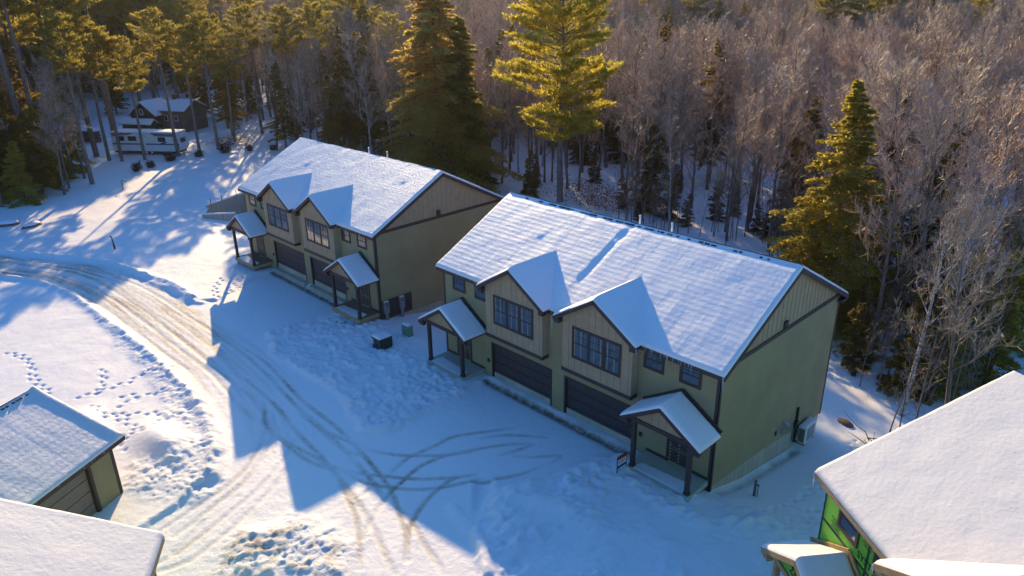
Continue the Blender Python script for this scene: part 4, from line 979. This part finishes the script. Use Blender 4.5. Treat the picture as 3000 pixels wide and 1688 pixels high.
def white_pine(seed, H, Rb, z0, whorls, per, nt_, size, leafm, shape='oval', stub=True):
    r = np.random.default_rng(seed); T = Tubes(); P = []; D = []
    lean = r.normal(0, .012, 2)
    tr = np.array([[lean[0] * z + .12 * math.sin(z * .25 + seed), lean[1] * z + .1 * math.cos(z * .2 + seed), z] for z in np.linspace(-.4, H, 14)])
    T.add(tr, np.linspace(H * .0125 + .05, .03, 14), 8)
    at = lambda z: np.array([np.interp(z, tr[:, 2], tr[:, 0]), np.interp(z, tr[:, 2], tr[:, 1]), z])
    if stub:
        for k in range(26):
            z = r.uniform(.15 * H, max(z0, .3 * H)); a = r.uniform(0, 6.28); L_ = r.uniform(.6, 2.6)
            T.add(curve_(at(z), (math.cos(a), math.sin(a), .1), L_, 4, .1, -.03, r), np.linspace(.03, .008, 5), 3)
    for w in range(whorls):
        f = (w + .3 * r.random()) / whorls; z = z0 + (H - z0) * f
        env = {'oval': (math.sin(math.pi * min(1, .22 + .78 * f)) ** .7 if f > .2 else .55 + 1.6 * f), 'cone': (1 - f) ** .7, 'top': (1 - f) ** .5}[shape]
        for k in range(per):
            if r.random() < .12: continue
            a = w * 1.1 + k * 2 * math.pi / per + r.uniform(-.5, .5); rad = Rb * env * r.uniform(.45, 1.15) + .3; up = .10 + .35 * f
            B = curve_(at(z + r.uniform(-.4, .4)), (math.cos(a), math.sin(a), up), rad, 6, .07, .03, r); T.add(B, np.linspace(.045 + rad * .008, .012, 7), 4)
            m = int(nt_ * (rad / Rb + .1)); u = r.beta(2.4, 1.0, m) * .98 + .02; t = np.linspace(0, 1, 7)
            lat = np.array([-math.sin(a), math.cos(a), 0]); side = r.normal(0, 1, m) * .15 * rad * np.sqrt(u)
            q = np.stack([np.interp(u, t, B[:, j]) for j in range(3)], 1) + side[:, None] * lat; q[:, 2] += r.normal(.05, .10, m) + .12 * np.abs(side)
            P.append(q); D.append(np.tile(np.array([math.cos(a), math.sin(a), .35]), (m, 1)) + lat * (np.sign(side) * .5)[:, None])
    P = np.concatenate(P); D = np.concatenate(D); V = leaf_fan(P, D, size, r, 4, .11, .6)
    return T.mesh('trunk', M['bark_pine']), np_mesh('crown', V, quads(V), leafm)

def place(name, meshes, x, y, s, rz, label, cat, group=None, z=None, parts=('trunk', 'crown')):
    t = empty(name, (x, y, (bh(x, y) if z is None else z) + .05), rz, label, cat, group); t.scale = (s,) * 3
    for nm, me in zip(parts, meshes):
        o = bpy.data.objects.new(nm, me); COL.objects.link(o); o.parent = t
    return t
# lit places that no tall tree may shade (x, y, z)
SUN = Vector((-2.567, 1.68, 1.0)).normalized()
LIT = [(x, y, 6 + 3 * (1 - abs(y - 5.7) / 6)) for x in (-24, -19, -13, -8, 1, 6, 12, 17) for y in (.3, 5.7)] + [(x, y, 0) for x in (-12, -7, -2, 3, 8, 12) for y in (-18, -14.5)] + [(26, 0, 7), (30, -4, 8), (12, -22, 7), (18, -28, 8)] + [(-14, -17, 0), (-16, -14, 0), (-24, -4, 0), (-19, -9, 0)]
LIT += [(-43.1, 34.3, 8), (-26.3, 39.2, 7), (10.5, 29.2, 4), (-39.2, 37, 8), (-41, 32, 5)]
LIT += [(x, y, 0) for x in np.arange(-30, 0, 2.6) for y in (-21, -18, -15.5, -13)] + [(x, y, 0) for x in (-19, -16, -13, -10, -7) for y in (-11.5, -9.5)]
LIT += [(x, y, 0) for x, y in ((-20, -18), (-26, -18.5), (-23, -15.5), (-29, -6.5), (-28, -11), (-33, -4), (-36, -9), (-41, -1), (-44, -7), (-35, 1), (-30, -1.5), (-50, -4), (-22, -12), (-33, -14), (-48, -11), (-55, -6))]
tx, ty = SUN.x / math.hypot(SUN.x, SUN.y), SUN.y / math.hypot(SUN.x, SUN.y); TAN = SUN.z / math.hypot(SUN.x, SUN.y)
def hmax(x, y, rad):
    h = 99.
    for a, b, c in LIT:
        dx, dy = x - a, y - b; t = dx * tx + dy * ty; p = abs(dx * ty - dy * tx)
        if t > 0 and p < rad: h = min(h, c + t * TAN - bh(x, y))
    return h

# heroes
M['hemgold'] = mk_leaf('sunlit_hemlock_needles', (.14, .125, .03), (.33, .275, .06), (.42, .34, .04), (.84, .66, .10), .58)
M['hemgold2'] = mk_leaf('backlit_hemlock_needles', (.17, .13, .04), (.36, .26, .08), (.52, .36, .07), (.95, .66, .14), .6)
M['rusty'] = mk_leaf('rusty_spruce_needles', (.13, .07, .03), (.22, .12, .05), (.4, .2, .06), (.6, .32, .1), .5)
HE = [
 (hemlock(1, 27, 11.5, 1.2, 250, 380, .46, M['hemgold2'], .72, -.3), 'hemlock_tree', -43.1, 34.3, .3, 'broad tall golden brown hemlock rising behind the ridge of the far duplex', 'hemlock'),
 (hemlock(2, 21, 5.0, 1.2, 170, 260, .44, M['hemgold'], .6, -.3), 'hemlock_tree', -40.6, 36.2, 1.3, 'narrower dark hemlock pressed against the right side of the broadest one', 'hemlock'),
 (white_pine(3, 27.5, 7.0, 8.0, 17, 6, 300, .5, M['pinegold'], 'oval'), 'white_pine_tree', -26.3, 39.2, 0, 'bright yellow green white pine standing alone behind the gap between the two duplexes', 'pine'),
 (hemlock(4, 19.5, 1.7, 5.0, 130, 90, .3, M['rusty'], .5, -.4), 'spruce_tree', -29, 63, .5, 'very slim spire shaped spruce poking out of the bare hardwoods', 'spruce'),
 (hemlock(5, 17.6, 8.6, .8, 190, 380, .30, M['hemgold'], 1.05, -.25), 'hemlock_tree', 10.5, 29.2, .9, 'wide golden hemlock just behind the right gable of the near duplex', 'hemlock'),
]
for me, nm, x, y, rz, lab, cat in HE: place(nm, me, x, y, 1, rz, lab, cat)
sap = hemlock(6, 6, 1.5, .3, 70, 60, .26, M['hemlock'], .8, -.1)
for x, y, s, lab in ((-30.5, 38.4, 1., 'small young hemlock at the foot of the yellow green pine'), (19.6, 20.5, 1.15, 'young hemlock beside the white barked birch on the bank'), (15.9, 21.5, .8, 'low dark hemlock sapling at the rear corner of the near duplex')):
    place('hemlock_tree', sap, x, y, s, x, lab, 'hemlock')
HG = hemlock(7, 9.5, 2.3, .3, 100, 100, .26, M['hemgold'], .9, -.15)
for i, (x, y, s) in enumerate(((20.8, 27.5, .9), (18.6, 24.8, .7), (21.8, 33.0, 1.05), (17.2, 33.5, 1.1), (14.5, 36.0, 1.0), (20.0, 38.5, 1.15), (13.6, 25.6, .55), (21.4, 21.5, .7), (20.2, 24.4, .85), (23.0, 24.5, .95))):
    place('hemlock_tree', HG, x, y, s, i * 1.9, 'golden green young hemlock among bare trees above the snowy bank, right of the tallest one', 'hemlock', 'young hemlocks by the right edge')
bir = bare_tree(11, 12.5, 3.0, M['bark_birch'], M['twig_tan'], .45, 12, 6, 6, .011)
place('birch_tree', bir, 20.5, 17.2, 1, .4, 'white barked birch leaning over the bank by the near duplex', 'birch')

# prototypes
def edge_y0(x): return float(np.interp(x, [-40, -30, -20, -10, 0, 6, 12, 16], [36, 38, 39, 38, 39, 36, 30, 23]))
BT = [bare_tree(20 + k, H, sp, M['bark_birch'] if k == 3 else M['bark_grey'], M['twig_tan'] if k in (2, 5) else M['twig'], tm, 20, 9, 9, rt) for k, (H, sp, tm, rt) in enumerate(((16, 4.6, .36, .017), (14.5, 4.0, .3, .016), (17, 4.8, .42, .018), (15, 3.8, .45, .015), (13, 4.2, .25, .016), (15.5, 5.0, .34, .017)))]
SP = [bare_tree(40 + k, H, sp, M['bark_grey'], M['twig_dark'], .3, 12, 5, 4, .011, .05) for k, (H, sp) in enumerate(((8, 2.0), (6, 1.7)))]
HP = [hemlock(50 + k, H, Rb, z0, 110, 95, sz, M['hemlock'], pw) for k, (H, Rb, z0, pw, sz) in enumerate(((13, 2.9, 1.5, .8, .36), (17, 3.2, 3, .75, .4), (9, 2.2, .6, .85, .3)))]
WP = [white_pine(60 + k, H, Rb, z0, 12, 5, 75, .62, M['pine'], 'oval') for k, (H, Rb, z0) in enumerate(((27, 4.6, 17), (29, 4.4, 19), (25, 5.0, 14), (30, 4.2, 20.5)))]

for i in range(22):
    x = random.uniform(-34, 14); y = edge_y0(x) + random.uniform(.5, 14)
    place('hemlock_tree', sap, x, y, random.uniform(.35, .85), i * 1.1, 'small hemlock sapling in the undergrowth of the wood behind the near duplex', 'hemlock', 'understory hemlocks')
# the tall pines with long bare trunks round the caravan
PL = [(-63.4, -1.7, 3, .9, 'pale thick pine trunk nearest the open yard, left of the trailer'), (-74.0, 5.1, 0, 1., 'tall pine in front of the left end of the trailer'), (-75.9, 4.0, 1, 1.02, 'tall pine just left of the trailer'),
      (-72.8, 7.6, 2, 1.1, 'tall pine crossing the white side of the trailer near its left window'), (-70.2, 14.0, 0, 1.02, 'tall pine at the right end of the trailer'), (-71.6, 11.6, 3, .95, 'tall pine standing before the stripe on the trailer'),
      (-72.1, 17.3, 1, 1., 'tall pine a little right of the trailer with dead side branches'), (-69.5, 28.2, 3, 1.02, 'tall leaning pine behind the left end of the far duplex ridge'), (-76, 21.6, 2, 1., 'tall pine behind the brush pile right of the trailer'),
      (-80, 3.6, 0, .98, 'slender pine left of the woodpile clearing'), (-86, 8.0, 1, 1.03, 'pine trunk between trailer and firewood stack'), (-88, 26, 2, 1.05, 'large pine to the right of the old house'), (-79, 27.5, 3, 1.0, 'pine deep in the shade right of the old house')]
for x, y, k, s, lab in PL:
    s = min(s, max(.62, hmax(x, y, 4.2) / (27, 29, 25, 30)[k]))
    place('white_pine_tree', WP[k], x, y, s, x * 1.7, lab, 'pine')

CAMX, CAMY = 30.78, -24.2
def azi(x, y): return math.degrees(math.atan2(-(x - CAMX), y - CAMY))    # degrees left of +y
EDGE = [(-66, 20), (-60, 25), (-50, 31), (-40, 36), (-30, 38), (-20, 39), (-10, 38), (0, 39), (6, 36), (12, 30), (16, 23), (19, 17.5), (22, 14), (60, 14)]
def edge_y(x): return float(np.interp(x, [p[0] for p in EDGE], [p[1] for p in EDGE]))
bare = []; con = []; saps = []; farB = []; farC = []
occupied = [(h[2], h[3], 5.5 if h[1][0] == 'w' else 3.2) for h in HE] + [(p[0], p[1], 2.0) for p in PL] + [(20.5, 17.2, 1.5)]
def free(x, y, d): return all((x - a) ** 2 + (y - b) ** 2 > (d + c) ** 2 * .5 for a, b, c in occupied)
g = 3.35; rr = random.Random(99)
for ix in range(-235, 24):
    for iy in range(-19, 165):
        x = ix * g + rr.uniform(-1.5, 1.5); y = iy * g + rr.uniform(-1.5, 1.5); u = rr.random(); u2 = rr.random(); u3 = rr.random(); u4 = rr.random()
        a = azi(x, y); d = math.hypot(x - CAMX, y - CAMY)
        if a < 7.5 or a > 86 or d > 560: continue
        if x > -66:
            if y < edge_y(x): 
                continue
        else:
            if y < (-14 if a < 83 else -18): continue
            if d < 165 and -2 < y < 30 and x > -104 and u > .10: continue       # clearing with the caravan and house
            if 0 < (y - 5) < 62 and -150 < x < -104 and a > 70 and u > .5: continue       # open field beyond
        if 118 < a: continue
        if a > 66 and 75 < (x + 35) * tx + (y + 8) * ty + 40 and d < 215 and rr.random() < .5: continue
        dense = 1.0 if d < 130 else (.8 if d < 240 else .5)
        if u2 > dense or not free(x, y, 1.6): continue
        zone = 'L' if a > 68 else ('M' if a > 54 else 'R')
        if zone == 'R' and d < 115 and rr.random() < .34: continue
        pc = {'L': .85, 'M': .15, 'R': .07}[zone]
        if zone == 'R' and d > 300: pc = .3
        # pockets of dark evergreens
        pk = float(fbm(np.array([x * .03]), np.array([y * .03]), 5, 2)[0]); pc += pk * 1.0 if zone != 'L' else 0
        if u3 < pc:
            if zone == 'L': kind = ('W', rr.randrange(4)) if u4 < .72 else ('H', rr.randrange(2))
            elif zone == 'M': kind = ('W', rr.randrange(4)) if u4 < .5 and d > 112 else ('H', rr.randrange(3))
            else: kind = ('H', rr.choice([0, 0, 2, 2, 1])) if (u4 < .9 or d < 200) else ('W', rr.randrange(4))
            (con if d < 190 else farC).append((d, x, y, kind, rr.uniform(.8, 1.12)))
        else:
            k = rr.randrange(6)
            bare.append((d, x, y, ('B', k), rr.uniform(.8, 1.15)))
# understory saplings along the forest edge
for i in range(700):
    x = rr.uniform(-60, 23); y = edge_y(x) + rr.uniform(-1.5, 16); a = azi(x, y); d = math.hypot(x - CAMX, y - CAMY)
    if 8 < a < 80 and free(x, y, .3): saps.append((d, x, y, rr.randrange(2), rr.uniform(.6, 1.2)))
bare.sort(); con.sort(); saps.sort()
def zone_name(x, y, d, a):
    if a > 68: return 'in the dark wood around the caravan and old house'
    if a > 52: return 'in the shaded wood behind the far duplex'
    if a > 36: return 'in the wood directly behind the near duplex'
    if a > 20: return 'on the right half of the wooded slope'
    return 'on the snowy bank along the right edge of the wood'
PROTO = {'B': BT, 'H': HP, 'W': WP}
def cap_h(x, y, kind, s):
    Hh = {'B': (16, 14.5, 17, 15, 13, 15.5), 'H': (13, 17, 9), 'W': (27, 29, 25, 30)}[kind[0]][kind[1]]
    hm = hmax(x, y, 2.2 if kind[0] == 'B' else 4.2)
    if Hh * s > hm: return (hm / Hh) if hm / Hh > .55 else 0
    return s
nB = 0; refs = {}
for rec in bare:
    d, x, y, kind, s = rec; s = cap_h(x, y, kind, s)
    if not s: continue
    a = azi(x, y)
    if nB < 300:
        lab = ('white barked leafless tree ' if kind[1] == 3 else 'bare leafless hardwood ') + zone_name(x, y, d, a)
        o = place('bare_tree', BT[kind[1]], x, y, s, x * 3.1, lab, 'bare tree', 'bare hardwoods of the winter wood'); nB += 1
    else: farB.append((d, x, y, kind, s))
nC = 0
for rec in con:
    d, x, y, kind, s = rec
    if kind[0] == 'W' and azi(x, y) < 68: s *= .8
    s = cap_h(x, y, kind, s)
    if not s: continue
    a = azi(x, y); lab = ('tall white pine ' if kind[0] == 'W' else 'dark hemlock ') + zone_name(x, y, d, a)
    if nC < 260: place('white_pine_tree' if kind[0] == 'W' else 'hemlock_tree', PROTO[kind[0]][kind[1]], x, y, s, x * 2.3, lab, 'pine' if kind[0] == 'W' else 'hemlock', 'evergreens of the winter wood'); nC += 1
    else: farC.append((d, x, y, kind, s))
for d, x, y, k, s in saps[:200]:
    place('sapling', SP[k], x, y, s, x * 5, 'thin leafless sapling ' + zone_name(x, y, d, azi(x, y)), 'sapling', 'saplings along the forest edge')
HPG = hemlock(57, 9, 2.6, .6, 90, 90, .36, M['hemgold'], .8, -.2)
for i, (x, y, k) in enumerate(((-60, -5.5, 1), (-63, -4.2, 4), (-65, -10.5, 0), (-59.5, -11.5, 2), (-67, -1.5, 5), (-71, -7, 1))):
    place('bare_tree', BT[k], x, y, .85, i, 'bare leafless hardwood mixed into the hemlock clump at the left edge of the yard', 'bare tree', 'bare trees left of the yard')
# left margin: low dense hemlocks at the picture's left edge of the yard
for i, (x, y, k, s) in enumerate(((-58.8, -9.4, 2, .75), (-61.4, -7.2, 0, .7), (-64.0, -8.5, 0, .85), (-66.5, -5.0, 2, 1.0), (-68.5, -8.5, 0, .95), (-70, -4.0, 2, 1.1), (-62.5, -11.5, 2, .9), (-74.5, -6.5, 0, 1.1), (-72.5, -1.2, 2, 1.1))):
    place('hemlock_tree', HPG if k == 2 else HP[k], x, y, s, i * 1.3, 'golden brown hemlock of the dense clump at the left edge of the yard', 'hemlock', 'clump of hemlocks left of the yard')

# young shrubs planted along the far edge of the yard
def shrub(seed, H, Rr):
    r = np.random.default_rng(seed); T = Tubes(); P = []
    for k in range(22):
        a = r.uniform(0, 6.28); c = curve_((0, 0, -.1), (math.cos(a) * .5, math.sin(a) * .5, 1), H * r.uniform(.6, 1.1), 4, .15, 0, r); T.add(c, np.linspace(.02, .006, 5), 3)
        for q in c[1:]: P.append(q + r.normal(0, Rr * .3, (14, 3)))
    P = np.concatenate(P); V = leaf_fan(P, np.tile([0, 0, .5], (len(P), 1)) + r.normal(0, .6, (len(P), 3)), .26, r, 2, .22, 1)
    k = r.random(len(P)) < .16; W = leaf_fan(P[k] + [0, 0, .08], r.normal(0, 1, (k.sum(), 3)) * [1, 1, .2], .24, r, 1, .3, .3)
    return T.mesh('stems', M['bark_grey']), np_mesh('foliage', V, quads(V), SHM), np_mesh('lodged_snow', W, quads(W), M['snowbit'])
SHM = plain('shrub_leaves', (.035, .03, .022), .8, .4, 3)
SHB = [shrub(1, 1.5, .7), shrub(2, 1.9, .6), shrub(3, 1.1, .75)]
for i, (x, y) in enumerate(((-67.2, 6.3), (-66.2, 4.2), (-69.2, 13.4), (-69.0, 17.0), (-67.5, 19.9), (-66.0, 22.6), (-69.4, 9.6))):
    place('shrub', SHB[i % 3], x, y, .55 + .08 * (i % 4), i, 'small dark snow dusted shrub along the shaded far edge of the yard', 'shrub', 'shrubs along the yard edge', parts=('stems', 'foliage', 'lodged_snow'))
# brush and dead leaves
br = MB(); rr2 = random.Random(4)
def brush(seed, n, rad, mat, nm, x, y, lab):
    r = np.random.default_rng(seed); T = Tubes()
    for k in range(n):
        a = r.uniform(0, 6.28); p = (r.normal(0, rad), r.normal(0, rad * .7), r.uniform(0, .5)); T.add(curve_(p, (math.cos(a), math.sin(a), r.uniform(-.1, .5)), r.uniform(.8, 2.4), 4, .2, -.05, r), np.linspace(.035, .008, 5), 3)
    o = bpy.data.objects.new(nm, T.mesh(nm, mat)); COL.objects.link(o); o.location = (x, y, bh(x, y) + .15); tag(o, lab, 'brush pile')
brush(1, 120, 2.0, M['bark_grey'], 'brush_pile', -74, 20, 'tangled brown brush heap right of the trailer under the pines')
brush(2, 14, .9, M['bark_grey'], 'fallen_branch', 21.3, 11.6, 'dark fallen branches lying on the sunlit snow bank')
r_ = np.random.default_rng(8); P = np.stack([r_.normal(-22, 3.2, 2600), r_.normal(41, 1.5, 2600), r_.uniform(0, 2.6, 2600)], 1); P[:, 2] += base_h(P[:, 0], P[:, 1])
V = leaf_fan(P, r_.normal(0, 1, (2600, 3)), .2, r_, 1, .4, 1); o = bpy.data.objects.new('beech_leaves', np_mesh('beech_leaves', V, quads(V), M['rust_leaf'])); COL.objects.link(o)
tag(o, 'rusty dead beech leaves on undergrowth near the yellow green pine', 'undergrowth', kind='stuff')
# fallen log on the bank
t = MB(); t.tube([(14.6, 25, -2.9), (19, 22.5, -2.5), (23, 20.6, -2.9)], [.10, .09, .05], 8); o = t.build('fallen_log', M['bark_birch'], None, True); tag(o, 'thin pale fallen trunk lying across the bank behind the near duplex', 'log')

# the far wood: instances of the same trees scattered over the hill
def scatter(name, recs, protos, label, cat):
    if not recs: return
    V = np.array([(x, y, bh(x, y)) for d, x, y, k, s in recs], np.float32); me = bpy.data.meshes.new(name); me.vertices.add(len(V)); me.vertices.foreach_set('co', V.ravel())
    keys = sorted(set(r[3] for r in recs)); kk = {k: i for i, k in enumerate(keys)}
    at = me.attributes.new('variant', 'INT', 'POINT'); at.data.foreach_set('value', np.array([kk[r[3]] for r in recs], np.int32))
    at = me.attributes.new('size', 'FLOAT', 'POINT'); at.data.foreach_set('value', np.array([r[4] for r in recs], np.float32))
    at = me.attributes.new('turn', 'FLOAT', 'POINT'); at.data.foreach_set('value', np.array([(r[1] * 3.7) % 6.28 for r in recs], np.float32)); me.update()
    o = bpy.data.objects.new(name, me); COL.objects.link(o); tag(o, label, cat, kind='stuff')
    ng = bpy.data.node_groups.new(name, 'GeometryNodeTree'); ng.interface.new_socket('Geometry', in_out='INPUT', socket_type='NodeSocketGeometry'); ng.interface.new_socket('Geometry', in_out='OUTPUT', socket_type='NodeSocketGeometry')
    nd = ng.nodes; gi = nd.new('NodeGroupInput'); go = nd.new('NodeGroupOutput'); jo = nd.new('GeometryNodeJoinGeometry')
    def attr(n, ty): a = nd.new('GeometryNodeInputNamedAttribute'); a.data_type = ty; a.inputs['Name'].default_value = n; return a.outputs['Attribute']
    va, sz, tn = attr('variant', 'INT'), attr('size', 'FLOAT'), attr('turn', 'FLOAT'); cx = nd.new('ShaderNodeCombineXYZ'); ng.links.new(tn, cx.inputs['Z'])
    for k, i in kk.items():
        cmp_ = nd.new('FunctionNodeCompare'); cmp_.data_type = 'INT'; cmp_.operation = 'EQUAL'; ng.links.new(va, cmp_.inputs[2]); cmp_.inputs[3].default_value = i
        for me_ in protos[k]:
            src = next(q for q in COL.objects if q.type == 'MESH' and q.data == me_)
            oi = nd.new('GeometryNodeObjectInfo'); oi.transform_space = 'ORIGINAL'; oi.inputs['Object'].default_value = src; oi.inputs['As Instance'].default_value = True
            ip = nd.new('GeometryNodeInstanceOnPoints'); ng.links.new(gi.outputs[0], ip.inputs['Points']); ng.links.new(cmp_.outputs[0], ip.inputs['Selection']); ng.links.new(oi.outputs['Geometry'], ip.inputs['Instance'])
            ng.links.new(cx.outputs[0], ip.inputs['Rotation']); ng.links.new(sz, ip.inputs['Scale']); ng.links.new(ip.outputs[0], jo.inputs[0])
    ng.links.new(jo.outputs[0], go.inputs[0]); md = o.modifiers.new('scatter', 'NODES'); md.node_group = ng
FP = {('B', i): BT[i] for i in range(6)} | {('H', i): HP[i] for i in range(3)} | {('W', i): WP[i] for i in range(4)}
used = set(q.data for q in COL.objects if q.type == 'MESH')
farB = [r for r in farB if all(m_ in used for m_ in FP[r[3]])]; farC = [r for r in farC if all(m_ in used for m_ in FP[r[3]])]
scatter('far_bare_woods', farB, FP, 'mauve brown mass of leafless treetops filling the far hillside', 'woods')
scatter('far_evergreen_woods', farC, FP, 'dark and golden evergreen mass on the far hillside', 'woods')
print('TREES bare', nB, 'far', len(farB), 'con', nC, 'farC', len(farC), 'sap', len(saps))

# ------------------------------------------------------------------ haze, sky, sun, camera
HAZE = .00008
if HAZE:
    b = MB(); b.box(-790, -290, -6, 490, 880, 75); m = bpy.data.materials.new('haze'); m.use_nodes = True; nt = m.node_tree; nt.nodes.clear()
    ou = nt.nodes.new('ShaderNodeOutputMaterial'); pv = nt.nodes.new('ShaderNodeVolumePrincipled'); pv.inputs['Density'].default_value = HAZE; pv.inputs['Color'].default_value = (.95, .9, .85, 1); pv.inputs['Anisotropy'].default_value = .65
    nt.links.new(pv.outputs[0], ou.inputs['Volume']); o = b.build('haze', m); tag(o, kind='stuff')
w = bpy.data.worlds.new('World'); S.world = w; w.use_nodes = True; nt = w.node_tree
sky = nt.nodes.new('ShaderNodeTexSky'); sky.sky_type = 'NISHITA'; sky.sun_disc = False; sky.sun_elevation = math.asin(SUN.z)
sky.sun_rotation = math.atan2(SUN.x, SUN.y); sky.altitude = 300; sky.air_density = 1.3; sky.dust_density = 2.2; sky.ozone_density = 5.0
bg = nt.nodes['Background']; mx = nt.nodes.new('ShaderNodeMix'); mx.data_type = 'RGBA'; mx.blend_type = 'MULTIPLY'; mx.inputs[0].default_value = 1; mx.inputs[7].default_value = (.44, .95, 1.48, 1)
nt.links.new(sky.outputs[0], mx.inputs[6]); nt.links.new(mx.outputs[2], bg.inputs[0]); bg.inputs[1].default_value = .105
l = bpy.data.lights.new('sun', 'SUN'); l.energy = 5; l.angle = R(.53); l.color = (1, .74, .37); o = bpy.data.objects.new('sun', l); COL.objects.link(o)
o.rotation_euler = SUN.to_track_quat('Z', 'Y').to_euler(); o.location = (-60, 40, 60)
c = bpy.data.cameras.new('camera'); co = bpy.data.objects.new('camera', c); COL.objects.link(co); S.camera = co
yw, pt, rl = R(-46.0459), R(-22.2868), R(-.8498)
fw = Vector((math.sin(yw) * math.cos(pt), math.cos(yw) * math.cos(pt), math.sin(pt))); rt = Vector((math.cos(yw), -math.sin(yw), 0)); up = rt.cross(fw)
r2 = math.cos(rl) * rt + math.sin(rl) * up; u2 = -math.sin(rl) * rt + math.cos(rl) * up
co.matrix_world = Matrix(((r2.x, u2.x, -fw.x, 30.781), (r2.y, u2.y, -fw.y, -24.2003), (r2.z, u2.z, -fw.z, 20.2811), (0, 0, 0, 1)))
c.sensor_width = 36; c.lens = 2114.97 / 3000 * 36; c.clip_end = 3000; c.clip_start = .5
S.view_settings.view_transform = 'Standard'; S.view_settings.look = 'None'; S.view_settings.exposure = .66; S.view_settings.gamma = 1
S.cycles.max_bounces = 6; S.cycles.diffuse_bounces = 3; S.cycles.transmission_bounces = 4; S.cycles.use_denoising = True
